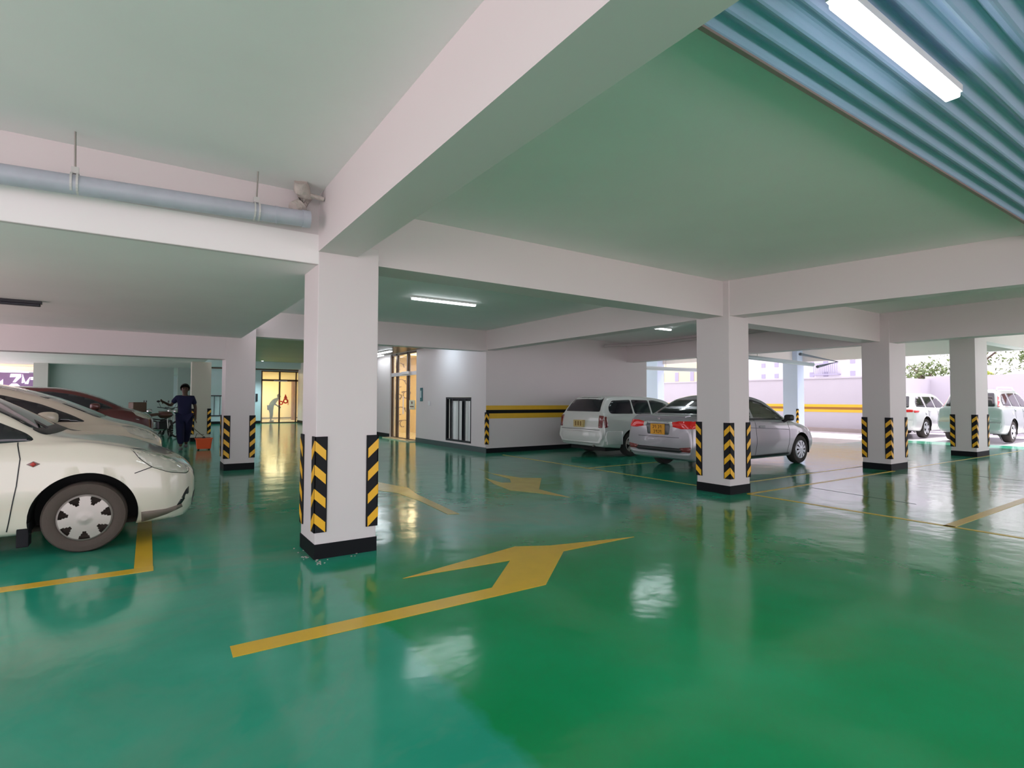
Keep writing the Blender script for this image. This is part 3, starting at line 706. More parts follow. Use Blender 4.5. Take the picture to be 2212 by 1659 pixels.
    def strip(s, name, pts, wd, mode, m, off=.003):
        out = []; n = len(pts); L_, R_ = [], []
        for i, p in enumerate(pts):
            a = pts[max(0, i-1)]; b = pts[min(n-1, i+1)]; t = Vector((b[0]-a[0], b[1]-a[1])).normalized()
            L_.append((p[0]-t.y*wd/2, p[1]+t.x*wd/2)); R_.append((p[0]+t.y*wd/2, p[1]-t.x*wd/2))
        return s.patch(name, L_+R_[::-1], mode, m, off, .05, .006)
    def wheels(s, style, hubm, w=.19, tyre_m=None, track=None):
        for xw in s.wheels_x:
            for sd in (-1, 1):
                r = s.wr; yo = (track or s.f[2](s.L-xw)*s.sw) - .03     # outer face
                t = bpy.data.objects.new('wheel', None)
                bm = BM(); h = w/2
                prof = [(r*.62, -h*.8), (r*.70, -h*.98), (r*.85, -h), (r*.95, -h*.9), (r, -h*.6), (r, h*.6), (r*.95, h*.9), (r*.85, h), (r*.70, h*.98), (r*.655, h*.86), (r*.62, h*.5), (r*.62, -h*.8)]
                lathe(bm, prof, 'Y', n=48)
                lathe(bm, [(.001, h*.2), (r*.62, h*.2)], 'Y', n=48)
                o = obj('wheel', bm, tyre_m or RUBBER, s.root, True, loc=(xw, sd*(yo-h), r)); o.rotation_euler.z = 0 if sd > 0 else PI
                hc = obj('hubcap', hub_bm(r*.66, h*.95, style), hubm, o, True)
    def done(s): return s.root
def hub_bm(R, y0, style):
    bm = BM(); n = {'seven': 7, 'fins': 10, 'holes': 8, 'five': 5}[style]; seg = 16
    rad = [0.001, .08, .16, .24, .36, .48, .58, .68, .78, .86, .92, 1.0]
    def dz(q):  # dished profile
        return .010 + (.016 if q < .2 else .010*math.cos((q-.2)*2.2)) - (.018 if q >= .999 else 0)
    rings = []
    for q in rad:
        rings.append([bm.verts.new((R*q*math.sin(2*PI*k/(n*seg)), y0+dz(q), R*q*math.cos(2*PI*k/(n*seg)))) for k in range(n*seg)])
    for i in range(len(rad)-1):
        qm = (rad[i]+rad[i+1])/2
        for k in range(n*seg):
            a = abs((k % seg)+.5-seg/2)/(seg/2)      # 0 centre of hole, 1 centre of spoke
            cut = False
            if style == 'seven': cut = .54 < qm < .90 and a < .13+(qm-.54)*1.1
            elif style == 'fins': cut = .38 < qm < .88 and a < .30+(qm-.4)*.35
            elif style == 'holes': cut = .62 < qm < .84 and a < .45
            elif style == 'five': cut = .34 < qm < .90 and a < .15+(qm-.3)*.85
            if not cut: bm.faces.new((rings[i][k], rings[i][(k+1) % (n*seg)], rings[i+1][(k+1) % (n*seg)], rings[i+1][k]))
    r = bmesh.ops.extrude_face_region(bm, geom=bm.faces[:])
    bmesh.ops.translate(bm, verts=[v for v in r['geom'] if isinstance(v, bmesh.types.BMVert)], vec=(0, -.012, 0))
    return bm
def poly_round(poly, r=.03, n=3):
    out = []; m = len(poly)
    for i in range(m):
        p = Vector(poly[i]); a = Vector(poly[i-1]); b = Vector(poly[(i+1) % m])
        da, db = (a-p), (b-p); ra = min(r, da.length*.4); rb = min(r, db.length*.4)
        A = p+da.normalized()*ra; Bq = p+db.normalized()*rb
        for j in range(n+1):
            t = j/n; q = A*(1-t)**2+p*2*t*(1-t)+Bq*t*t; out.append((q.x, q.y))
    return out
def mirror_part(car, x, z, side, m, y=None, sz=(.10, .075, .075)):
    yy = (y or .93)
    bm = BM(); bmesh.ops.create_uvsphere(bm, u_segments=18, v_segments=12, radius=1)
    for v in bm.verts:
        c = v.co; e = .55
        c.x = math.copysign(abs(c.x)**.8, c.x)*sz[0]; c.y = math.copysign(abs(c.y)**e, c.y)*sz[1]; c.z = math.copysign(abs(c.z)**e, c.z)*sz[2]
    o = obj('side_mirror', bm, m, car.root, True, loc=(x, side*yy, z))
    bm = BM(); tube(bm, [(0, -side*.02, -.03), (.04, -side*(yy-.74), -.10)], [.03, .035], 8); obj('mirror_arm', bm, PLAST, o)
    return o

def detail(c, side_win, doors, wind, hl=None, tl=None, rear_win=None, cut=False, glassm=GLASSDK, sides=(('R', -1), ('L', 1)), handles=(), hlm=LENS, tlm=REDL, rear_extra=True, grille=True, plate=None):
    if cut:
        for p in side_win:
            for _, sd in sides: c.hole(p, sd)
    c.finish()
    for md, sd in sides:
        for p in side_win:
            c.patch('side_window', poly_round(p, .05), md, glassm, .004, .08, .010)
        for l in doors: c.strip('door_gap', l, .008, md, PLAST)
        for hx, hz in handles: c.patch('door_handle', poly_round([(hx-.09, hz-.018), (hx+.09, hz-.018), (hx+.09, hz+.018), (hx-.09, hz+.018)], .015), md, c.paint, .028, .05, .03)
    if wind: c.patch('windscreen', poly_round(wind, .06), 'F', glassm if not cut else GLASSDK, .005, .09, .012)
    if rear_win: c.patch('rear_window', poly_round(rear_win, .05), 'B', GLASSDK, .005, .09, .012)

WHITE1 = mat('cream_white_car_paint', (.80, .745, .63), .28, coat=1)
WHITE2 = mat('pearl_white_car_paint', (.70, .62, .50), .28, coat=1)
WHITE3 = mat('white_car_paint', (.66, .68, .66), .3, coat=1)
SILV = mat('silver_car_paint', (.46, .44, .48), .3, metal=.35, coat=1)
WAGW = mat('wagon_white_paint', (.70, .72, .69), .32, coat=.8, var=.04)
REDC = mat('dark_red_car_paint', (.10, .008, .008), .3, coat=1)
BLKC = mat('black_car_paint', (.02, .012, .016), .25, coat=1)
GREYC = mat('grey_green_car_paint', (.33, .39, .39), .32, coat=1)
WHITEO = mat('bright_white_car_paint', (.80, .82, .84), .3, coat=1)
DUSTY = mat('dusty_tyre_rubber', (.085, .066, .054), .85, bump=.15, bscale=60)

def hatch(label, xf, yc, paint, near=False, group='cars parked in a row at the left', arch=.385, wheel_r=.305, sh=1, hub=HUB, lensm=LENS):
    c = Car('hatchback', HATCH, label, xf, yc, paint, (.85, 3.45), wheel_r, arch, group, sh=sh)
    L = c.L; X = lambda d: L-d
    sw1 = [(X(1.20), .985), (X(1.26), 1.045), (X(1.62), 1.235), (X(1.95), 1.37), (X(2.22), 1.41), (X(2.42), 1.415), (X(2.46), 1.03), (X(2.0), .985), (X(1.55), .965)]
    sw2 = [(X(2.52), 1.03), (X(2.50), 1.415), (X(3.0), 1.415), (X(3.42), 1.36), (X(3.40), 1.06)]
    sw3 = [(X(3.48), 1.08), (X(3.50), 1.34), (X(3.68), 1.29), (X(3.74), 1.12)]
    doors = [[(X(1.31), .975), (X(1.285), .84), (X(1.30), .62), (X(1.345), .32), (X(1.36), .24)], [(X(2.48), .98), (X(2.49), .25)]]
    detail(c, [sw1, sw2, sw3], doors, [(-.66, 1.075), (.66, 1.075), (.53, 1.44), (-.53, 1.44)], rear_win=[(-.5, 1.10), (.5, 1.10), (.45, 1.37), (-.45, 1.37)], handles=((X(2.28), .88), (X(3.3), .90)))
    for sd, md in ((-1, 'R'), (1, 'L')):
        mirror_part(c, X(1.62), 1.04, sd, paint, .90)
        # headlamp projected from the front corner
        fm = 'FR' if sd < 0 else 'FL'
        D = Vector((-.6, .8*(-sd), 0)); U = Vector((D.y, -D.x, 0))
        def q(x, y, z): v = Vector((x-L, y*(-sd)*(-1), 0)); return (v.dot(U), z)
        P = [(L-.51, sd*.775, .885), (L-.45, sd*.795, .79), (L-.35, sd*.80, .71), (L-.22, sd*.76, .652), (L-.07, sd*.64, .62), (L-.045, sd*.54, .655), (L-.11, sd*.55, .715), (L-.24, sd*.60, .785), (L-.40, sd*.68, .865)]
        pp = [(Vector((x-L, y, 0)).dot(U), z) for x, y, z in P]
        h = c.patch('headlamp', poly_round(pp, .03), fm, lensm, .006, .04, .02)
        c.patch('lamp_surround', poly_round([(a+(a-sum(p[0] for p in pp)/9)*.05, b+(b-.74)*.07) for a, b in pp], .03), fm, PLAST, .002, .05, .012)
    c.patch('grille', poly_round([(-.30, .60), (.30, .60), (.27, .52), (-.27, .52)], .02), 'F', PLAST, .004)
    c.patch('lower_grille', poly_round([(-.40, .42), (.40, .42), (.44, .27), (-.44, .27)], .04), 'F', PLAST, .004)
    c.wheels('seven', hub, tyre_m=DUSTY)
    return c
c = hatch('white hatchback nearest the camera at left, red diamond mark on its wing', .41, 6.86, WHITE1)
L = c.L; X = lambda d: L-d
# marks seen on the near wing
c.patch('indicator', [(X(1.20)-.045, .792), (X(1.20), .817), (X(1.20)+.045, .792), (X(1.20), .767)], 'R', mat('grey_red_repeater', (.30, .20, .19), .4), .004, .05)
c.patch('red_diamond', [(X(1.20)-.022, .792), (X(1.20), .812), (X(1.20)+.022, .792), (X(1.20), .772)], 'R', mat('red_mark', (.55, .05, .04), .4), .010, .05)
c.strip('bumper_gap', [(X(.30), .735), (X(.40), .70), (X(.50), .665)], .007, 'R', PLAST)
c.patch('chin_spoiler', [(X(.44), .30), (X(.25), .30), (X(.12), .325), (X(.11), .295), (X(.24), .25), (X(.44), .20)], 'R', mat('grubby_plastic', (.22, .18, .15), .7), .012)
c.patch('fog_recess', [(X(.085), .46), (X(.06), .485), (X(.06), .42), (X(.13), .315), (X(.16), .32)], 'R', PLAST, .004)
bm = BM(); box(bm, X(1.30), X(1.22), -.80, -.66, .10, .30, bev=.006); obj('mud_flap', bm, RUB, c.root)
bm = BM(); tube(bm, [(X(1.16), -.50, 1.085), (X(1.34), -.05, 1.16), (X(1.42), .35, 1.20)], [.012, .008, .006], 6); obj('wiper', bm, PLAST, c.root)
c.patch('cowl', poly_round([(-.68, 1.03), (.68, 1.03), (.66, 1.085), (-.66, 1.085)], .02), 'F', PLAST, .005)

def mpv(label, xf, yc, paint, sh=1, group='cars parked in a row at the left'):
    c = Car('hatchback', MPV, label, xf, yc, paint, (.80, 3.40), .31, .38, group, sh=sh); L = c.L; X = lambda d: L-d; Z = lambda z: z*sh
    sw = [[(X(.80), Z(1.055)), (X(.95), Z(1.14)), (X(1.25), Z(1.275)), (X(1.6), Z(1.38)), (X(2.0), Z(1.435)), (X(2.35), Z(1.44)), (X(2.35), Z(1.08)), (X(1.4), Z(1.06))],
          [(X(2.42), Z(1.085)), (X(2.42), Z(1.43)), (X(3.2), Z(1.43)), (X(3.2), Z(1.10))], [(X(3.28), Z(1.10)), (X(3.28), Z(1.42)), (X(3.7), Z(1.37)), (X(3.9), Z(1.25)), (X(3.9), Z(1.13))]]
    detail(c, sw, [[(X(1.25), Z(1.03)), (X(1.22), Z(.8)), (X(1.28), .26)], [(X(2.38), Z(1.04)), (X(2.38), .26)]], [(-.66, Z(1.10)), (.66, Z(1.10)), (.53, Z(1.48)), (-.53, Z(1.48))], rear_win=[(-.5, Z(1.12)), (.5, Z(1.12)), (.45, Z(1.40)), (-.45, Z(1.40))], handles=((X(2.2), Z(.95)), (X(3.1), Z(.97))))
    for sd, md in ((-1, 'R'), (1, 'L')):
        mirror_part(c, X(1.15), Z(1.11), sd, paint, .92)
        D = Vector((-.6, .8*(-sd), 0)); U = Vector((D.y, -D.x, 0))
        P = [(L-.42, sd*.77, 1.0), (L-.36, sd*.78, .90), (L-.20, sd*.76, .83), (L-.07, sd*.64, .79), (L-.06, sd*.56, .84), (L-.16, sd*.60, .92), (L-.30, sd*.68, .99)]
        c.patch('headlamp', poly_round([(Vector((x-L, y, 0)).dot(U), Z(z)) for x, y, z in P], .03), 'FR' if sd < 0 else 'FL', LENS, .006, .04, .02)
    c.patch('grille', poly_round([(-.34, Z(.76)), (.34, Z(.76)), (.30, Z(.66)), (-.30, Z(.66))], .02), 'F', PLAST, .004)
    c.patch('lower_grille', poly_round([(-.40, .48), (.40, .48), (.44, .30), (-.44, .30)], .04), 'F', PLAST, .004)
    c.wheels('holes', HUB, tyre_m=DUSTY)
    return c
mpv('cream white car second from the camera in the left row', .17, 9.30, WHITE2)
mpv('pale car third in the left row, behind the cream white one', -.36, 12.1, WHITE3, 1.05)
mpv('dark red car farthest along the left row', .12, 16.9, REDC, 1.04)

# silver sedan
c = Car('sedan', SEDAN, 'silver sedan with orange plate and red tail lights behind a column', 12.56, 7.13, SILV, (.80, 3.38), .305, .365, 'cars parked in the right bays')
L = c.L; X = lambda d: L-d
sw = [[(X(1.42), .985), (X(1.55), 1.06), (X(1.95), 1.26), (X(2.25), 1.335), (X(2.42), 1.345), (X(2.44), .995)], [(X(2.52), .995), (X(2.50), 1.345), (X(2.9), 1.335), (X(3.28), 1.22), (X(3.48), 1.08), (X(3.45), 1.01)]]
doors = [[(X(1.30), .93), (X(1.27), .7), (X(1.33), .25)], [(X(2.48), .97), (X(2.48), .24)], [(X(3.45), .98), (X(3.35), .75), (X(3.0), .42), (X(2.98), .24)]]
TINT = mat('tinted_clear_glass', (.55, .60, .45), .03, alpha=.13)
detail(c, sw, doors, [(-.65, 1.01), (.65, 1.01), (.52, 1.40), (-.52, 1.40)], cut=True, glassm=TINT, rear_win=[(-.56, 1.095), (.56, 1.095), (.48, 1.37), (-.48, 1.37)], handles=((X(2.28), .83), (X(3.22), .86)))
for sd, md in ((-1, 'R'), (1, 'L')):
    c.strip('window_trim', [(X(1.36), .965), (X(1.52), 1.075), (X(1.95), 1.285), (X(2.25), 1.355), (X(2.8), 1.36), (X(3.3), 1.24)], .035, md, PLAST, .006)
    c.strip('waist_trim', [(X(1.36), .965), (X(3.5), 1.0)], .03, md, PLAST, .006)
    c.strip('crease_shade_strip', [(X(1.3), .75), (X(3.6), .86)], .010, md, mat('crease_shade', (.16, .16, .2), .4), .002)  # dark strip painted as the shade of a body crease
    c.strip('sill', [(X(1.25), .245), (X(2.95), .235)], .05, md, PLAST, .004)
    mirror_part(c, X(1.45), 1.0, sd, PLAST, .93, (.08, .09, .065))
    c.patch('headlamp', poly_round([(X(.62), .80), (X(.30), .70), (X(.12), .62), (X(.12), .68), (X(.32), .78)], .02), md, LENS, .005, .05)
    # tail lamps wrap round the rear corner
    c.patch('tail_light', poly_round([(.03, .965), (.45, .945), (.26, .86), (.03, .835)], .02), md, REDL, .008, .04, .02)
    s_ = -1 if sd < 0 else 1
    c.patch('tail_light', poly_round([(s_*.28, .93), (s_*.50, .965), (s_*.80, .97), (s_*.80, .83), (s_*.55, .82), (s_*.32, .86)], .02), 'B', REDL, .008, .04, .02)
    c.patch('reversing_light', poly_round([(s_*.26, .93), (s_*.34, .935), (s_*.36, .86), (s_*.30, .855)], .01), 'B', WHITEP, .012, .04)
    c.patch('rear_fog_reflector', poly_round([(s_*.50, .47), (s_*.76, .50), (s_*.74, .40), (s_*.56, .40)], .02), 'B', REDD, .006, .04)
c.patch('lower_bumper', [(-.74, .50), (-.48, .46), (.48, .46), (.74, .50), (.74, .44), (.5, .38), (-.5, .38), (-.74, .44)], 'B', PLAST, .004)
c.patch('bumper_trim', [(-.74, .385), (-.45, .36), (.45, .36), (.74, .385), (.70, .31), (-.70, .31)], 'B', mat('pale_silver', (.5, .5, .53), .3, metal=.4), .016)
c.patch('boot_gap', [(-.50, .66), (.50, .66), (.50, .652), (-.50, .652)], 'B', PLAST, .003)
c.patch('plate_recess_shade', poly_round([(-.30, .91), (.30, .91), (.26, .70), (-.26, .70)], .03), 'B', mat('recess_shade', (.2, .2, .22), .4, metal=.3), .003)  # flat darker patch painted as the shade inside a plate recess
c.patch('chrome_bar', [(-.34, .955), (.34, .955), (.34, .93), (-.34, .93)], 'B', CHROME, .012)
# small rear spoiler
bm = BM(); prism(bm, [(.0, 1.05), (.16, 1.075), (.17, 1.06), (.02, 1.03)], -.60, .60, plane='XZ'); o = obj('spoiler', bm, SILV, c.root, True); o.location.x = .04
# number plate, badge
p = obj('number_plate', B(-.02, 0, -.17, .17, .70, .90, bev=.004), PLATEY, c.root); p.location.x = c.bvh.ray_cast(Vector((-2, 0, .86)), Vector((1, 0, 0)))[0].x-.004
bm = BM()
for r, (z0, ys) in enumerate(((.815, (-.10, -.045, .03, .085)), (.725, (-.10, -.05, 0, .06)))):
    for k, yy in enumerate(ys):
        box(bm, -.024, -.02, yy, yy+.008, z0, z0+.06); box(bm, -.024, -.02, yy, yy+.03, z0+.052, z0+.06)
        if k % 2: box(bm, -.024, -.02, yy, yy+.03, z0, z0+.008)
        else: box(bm, -.024, -.02, yy+.022, yy+.03, z0+.025, z0+.06)
o = obj('plate_lettering', bm, INK, p)
bm = BM()
for s_ in (-1, 1): prism(bm, [(s_*.028, 1.02), (s_*.018, 1.02), (s_*.012, .975), (s_*.024, .975)], -.03, -.015, plane='YZ')
box(bm, -.03, -.015, -.016, .016, .992, 1.002)
o = obj('badge', bm, CHROME, c.root); o.location.x = c.bvh.ray_cast(Vector((-2, 0, 1.0)), Vector((1, 0, 0)))[0].x+.022
c.wheels('fins', HUBB)
# interior seen through the side glass
bm = BM(); box(bm, X(3.3), X(1.5), -.60, .60, .35, .55); obj('cabin_floor', bm, PLAST, c.root)
for yy in (-.35, .35):
    bm = BM(); box(bm, X(2.75), X(2.62), yy-.22, yy+.22, .5, 1.08, bev=.05); box(bm, X(2.72), X(2.64), yy-.12, yy+.12, 1.1, 1.24, bev=.03); box(bm, X(2.7), X(2.2), yy-.22, yy+.22, .45, .62, bev=.05); obj('seat', bm, PLAST, c.root)
bm = BM(); box(bm, X(1.75), X(1.35), -.62, .62, .6, .96, bev=.05); obj('dashboard', bm, PLAST, c.root)

# white station wagon
c = Car('station_wagon', WAGON, 'old white station wagon by the striped wall, faded plate', 12.95, 10.09, WAGW, (.80, 3.25), .295, .355, 'cars parked in the right bays')
L = c.L; X = lambda d: L-d
sw = [[(X(1.42), .985), (X(1.58), 1.10), (X(1.92), 1.28), (X(2.25), 1.345), (X(2.45), 1.35), (X(2.45), 1.0)], [(X(2.50), 1.0), (X(2.50), 1.35), (X(3.1), 1.36), (X(3.08), 1.02)], [(X(3.13), 1.02), (X(3.13), 1.36), (X(3.74), 1.34), (X(3.90), 1.19), (X(3.92), 1.07), (X(3.86), 1.03)]]
detail(c, sw, [[(X(2.47), .97), (X(2.47), .24)], [(X(3.1), .98), (X(3.08), .72), (X(2.9), .4)], [(X(1.3), .9), (X(1.32), .25)]], [(-.63, 1.02), (.63, 1.02), (.52, 1.36), (-.52, 1.36)], rear_win=[(-.62, 1.075), (.62, 1.075), (.50, 1.42), (-.50, 1.42)], handles=((X(2.33), .86), (X(2.98), .87)))
for s_, md in ((-1, 'R'), (1, 'L')):
    c.patch('tail_light', poly_round([(s_*.64, .99), (s_*.77, .98), (s_*.77, .70), (s_*.66, .70)], .02), 'B', REDD, .010, .04, .03)
    c.patch('tail_light', poly_round([(.045, .96), (.13, .97), (.16, .72), (.06, .70)], .02), md, REDD, .010, .04, .03)
    mirror_part(c, X(1.5), 1.0, s_, WAGW, .92)
    c.patch('headlamp', poly_round([(X(.40), .72), (X(.10), .66), (X(.10), .56), (X(.36), .60)], .02), md, LENS, .005, .05)
# deep rear bumper
bm = BM(); pts = []
prof = [(-.02, .36), (-.13, .38), (-.16, .50), (-.14, .60), (-.02, .63)]
n = 24; rows = []
for i in range(n+1):
    a = -1+2*i/n; y = a*.84; inset = .16*abs(a)**5
    rows.append([bm.verts.new((x+inset+.09, y, z)) for x, z in prof])
for i in range(n):
    for k in range(4): bm.faces.new((rows[i][k], rows[i+1][k], rows[i+1][k+1], rows[i][k+1]))
for q in (rows[0], rows[-1]): bm.faces.new(q)
for s_ in (-1, 1): box(bm, .12, .62, s_*.845 if s_ < 0 else .80, -.80 if s_ < 0 else .845, .30, .62, bev=.015)
obj('rear_bumper', bm, WAGW, c.root, True)
bm = BM(); box(bm, -.06, .02, -.17, .17, .70, .87, bev=.004); o = obj('number_plate', bm, PLATEW, c.root)
bm = BM()
for k in range(3): box(bm, -.065, -.06, -.12+k*.09, -.08+k*.09, .73, .84)
obj('plate_lettering', bm, mat('brown_ink', (.25, .14, .03), .5), o)
c.patch('tailgate_gap', [(-.70, .655), (.70, .655), (.70, .645), (-.70, .645)], 'B', PLAST, .004)
bm = BM(); box(bm, .25, 3.9, -.62, .62, .14, .26); obj('underbody', bm, LINER, c.root)
tube_bm = tube(BM(), [(.02, -.45, .27), (.6, -.45, .26)], .025, 10); obj('exhaust', tube_bm, GALV, c.root)
c.wheels('five', HUB, w=.17)
for cc in bpy.data.objects: pass

# off-road cars in the yard
def suv(name, label, xf, yc, paint, sh=1, sw_=1, wheel_r=.36, roofrack=False, spare=False):
    c = Car(name, SUV, label, xf, yc, paint, (.90, 3.62), wheel_r, wheel_r+.08, 'cars parked outside by the boundary wall', sh=sh, sw=sw_)
    L = c.L; X = lambda d: L-d; Z = lambda z: z*sh
    sw = [[(X(1.55), Z(1.13)), (X(1.75), Z(1.30)), (X(2.1), Z(1.52)), (X(2.4), Z(1.57)), (X(2.55), Z(1.575)), (X(2.55), Z(1.14))], [(X(2.62), Z(1.14)), (X(2.62), Z(1.575)), (X(3.4), Z(1.575)), (X(3.42), Z(1.16))], [(X(3.5), Z(1.16)), (X(3.5), Z(1.57)), (X(3.95), Z(1.54)), (X(4.18), Z(1.35)), (X(4.25), Z(1.18))]]
    detail(c, sw, [[(X(2.58), Z(1.1)), (X(2.58), .3)], [(X(3.45), Z(1.12)), (X(3.4), .8)], [(X(1.45), Z(1.05)), (X(1.42), .35)]], [(-.70, Z(1.17)), (.70, Z(1.17)), (.58, Z(1.6)), (-.58, Z(1.6))], rear_win=[(-.66, Z(1.15)), (.66, Z(1.15)), (.56, Z(1.58)), (-.56, Z(1.58))], handles=((X(2.45), Z(1.0)), (X(3.3), Z(1.02))))
    for s_, md in ((-1, 'R'), (1, 'L')):
        if not spare:
            c.patch('tail_light', poly_round([(s_*.45, Z(1.06)), (s_*.80, Z(1.08)), (s_*.80, Z(.98)), (s_*.50, Z(.97))], .02), 'B', REDL, .01, .04, .02)
            c.patch('tail_light', poly_round([(.05, Z(1.06)), (.45, Z(1.04)), (.30, Z(.97)), (.05, Z(.96))], .02), md, REDL, .01, .04, .02)
            c.patch('rear_reflector', poly_round([(s_*.55, .58), (s_*.80, .60), (s_*.76, .48), (s_*.62, .46)], .02), 'B', REDL, .008, .04)
        else:
            c.patch('tail_light', poly_round([(s_*.70, Z(1.50)), (s_*.78, Z(1.2)), (s_*.82, Z(1.14)), (s_*.72, Z(1.14)), (s_*.64, Z(1.5))], .02), 'B', REDL, .01, .04, .02)
            c.patch('rear_reflector', poly_round([(s_*.50, .62), (s_*.82, .62), (s_*.82, .56), (s_*.50, .56)], .01), 'B', REDL, .012, .04)
        mirror_part(c, X(1.62), Z(1.16), s_, paint, 1.0)
    c.patch('rear_bumper', poly_round([(-.84, .66), (.84, .66), (.80, .40), (-.80, .40)], .03), 'B', paint, .06, .05, .07)
    if roofrack:
        bm = BM()
        for s_ in (-1, 1):
            tube(bm, [(X(4.0), s_*.56, Z(1.66)), (X(3.9), s_*.56, Z(1.755)), (X(2.4), s_*.56, Z(1.765)), (X(2.2), s_*.56, Z(1.66))], .02, 8)
        obj('roof_rack', bm, WHITEP, c.root, True)
    c.patch('fuel_flap', poly_round([(X(3.72), Z(.88)), (X(3.58), Z(.88)), (X(3.58), Z(1.0)), (X(3.72), Z(1.0))], .02), 'R', mat('flap_shade', (.5, .52, .55), .4), .003)
    c.wheels('five', HUBB, w=.24)
    return c
suv('off_road_car', 'bright white off-road car outside between the two right-hand columns', 27.55, 9.05, WHITEO, .98)
suv('off_road_car', 'grey-green off-road car with roof rack behind the farthest right column', 27.25, 6.55, GREYC, 1.04, roofrack=True, spare=True)

# ------------------------------------------------------------------ people
def skin_obj(name, nodes, edges, m, parent=None, sub=2):
    me = bpy.data.meshes.new(name); me.from_pydata([n[0] for n in nodes], edges, []); me.materials.append(m)
    o = bpy.data.objects.new(name, me); link(o, parent)
    md = o.modifiers.new('skin', 'SKIN'); md.use_smooth_shade = True
    for i, n in enumerate(nodes):
        sv = me.skin_vertices[0].data[i]; r = n[1]; sv.radius = r if isinstance(r, tuple) else (r, r); sv.use_root = (i == 0)
    s = o.modifiers.new('sub', 'SUBSURF'); s.levels = sub; s.render_levels = sub
    return o
def person(name, loc, rz, label, J, cloth_top, cloth_low, shoe, group=None, hat=False):
    t = empty(name, loc, rz, label, 'person', group)
    j = {k: Vector(v) for k, v in J.items()}
    N, E, idx = [], [], {}
    def add(k, p, r, prev=None):
        idx[k] = len(N); N.append((tuple(p), r))
        if prev is not None: E.append((idx[prev], idx[k]))
    add('pelvis', j['pelvis'], .12); add('waist', j['waist'], .11, 'pelvis'); add('chest', j['chest'], .125, 'waist')
    add('neck', j['neck'], .052, 'chest'); add('chin', j['head']-Vector((0, 0, .07)), .062, 'neck'); add('head', j['head'], .088, 'chin'); add('crown', j['head']+Vector((0, 0, .07)), .075, 'head')
    for s in 'LR':
        add('sh'+s, j['sh'+s], .052, 'chest'); add('el'+s, j['el'+s], .038, 'sh'+s); add('wr'+s, j['wr'+s], .026, 'el'+s)
        d = (j['wr'+s]-j['el'+s]).normalized(); side = d.cross(Vector((1, 0, 0))).normalized()
        add('palm'+s, j['wr'+s]+d*.07, (.038, .02), 'wr'+s)
        for k in range(4):
            o = side*(.026*(k-1.5)/1.5); a = j['wr'+s]+d*.10+o; ln = (.065, .075, .07, .055)[k]; curl = Vector((.0, 0, 0))+d*ln+side.cross(d)*.02
            add(f'f{k}a{s}', a, .0095, 'palm'+s); add(f'f{k}b{s}', a+curl, .008, f'f{k}a{s}')
        add('th'+s, j['wr'+s]+d*.05-side*.045, .011, 'palm'+s); add('thb'+s, j['wr'+s]+d*.085-side*.06, .009, 'th'+s)
        add('hip'+s, j['hip'+s], .085, 'pelvis'); add('kn'+s, j['kn'+s], .058, 'hip'+s); add('an'+s, j['an'+s], .040, 'kn'+s)
    skin_obj('body', N, E, SKIN, t)
    # shirt with short sleeves
    N2 = [(j['pelvis']-Vector((0, 0, .10)), (.20, .15)), (j['waist'], .15), (j['chest'], .165), (j['neck']-Vector((0, 0, .06)), .085)]; E2 = [(0, 1), (1, 2), (2, 3)]
    for s in 'LR':
        a = len(N2); mid = j['sh'+s].lerp(j['el'+s], .72); N2 += [(j['sh'+s], .072), (mid, .064)]; E2 += [(2, a), (a, a+1)]
    skin_obj('shirt', [(tuple(p), r) for p, r in N2], E2, cloth_top, t)
    N3 = [(j['pelvis'], .150)]; E3 = []
    for s in 'LR':
        a = len(N3); N3 += [(j['hip'+s], .125), (j['kn'+s], .10), (j['an'+s]+Vector((0, 0, .05)), .075)]; E3 += [(0, a), (a, a+1), (a+1, a+2)]
    skin_obj('trousers', [(tuple(p), r) for p, r in N3], E3, cloth_low, t)
    for s in 'LR':
        bm = BM(); bmesh.ops.create_uvsphere(bm, u_segments=14, v_segments=10, radius=1)
        for v in bm.verts: v.co.x *= .05; v.co.y *= .125; v.co.z *= .045; v.co.z = max(v.co.z, -.035)
        o = obj('shoe', bm, shoe, t, True); o.location = j['an'+s]+Vector((0, -.05, -.045)); o.location.z = max(.036, o.location.z)
    # hair cap and simple face
    hd = j['head']
    bm = BM(); bmesh.ops.create_uvsphere(bm, u_segments=20, v_segments=14, radius=.108)
    bmesh.ops.bisect_plane(bm, geom=bm.verts[:]+bm.edges[:]+bm.faces[:], plane_co=(0, -.02, .01), plane_no=Vector((0, -.75, -.66)), clear_outer=True)
    for v in bm.verts: v.co.z *= 1.08
    o = obj('hair', bm, HAIR, t, True); o.location = hd+Vector((0, .008, .035))
    bm = BM(); bmesh.ops.create_cone(bm, segments=8, radius1=.018, radius2=.006, depth=.045); o = obj('nose', bm, SKIN, t, True); o.location = hd+Vector((0, -.088, -.005)); o.rotation_euler.x = -.25
    for sx in (-1, 1):
        bm = BM(); bmesh.ops.create_uvsphere(bm, u_segments=10, v_segments=8, radius=.013); o = obj('eye', bm, mat('eye_surface', (.06, .04, .035), .2), t, True); o.location = hd+Vector((sx*.032, -.079, .02))
        bm = BM(); bmesh.ops.create_uvsphere(bm, u_segments=10, v_segments=8, radius=.022)
        for v in bm.verts: v.co.x *= .45; v.co.z *= 1.4
        o = obj('ear', bm, SKIN, t, True); o.location = hd+Vector((sx*.092, .005, .0))
    o = obj('mouth', B(-.024, .024, -.004, .004, -.005, .005, bev=.002), mat('lips', (.12, .035, .03), .5), t); o.location = hd+Vector((0, -.082, -.05))
    return t
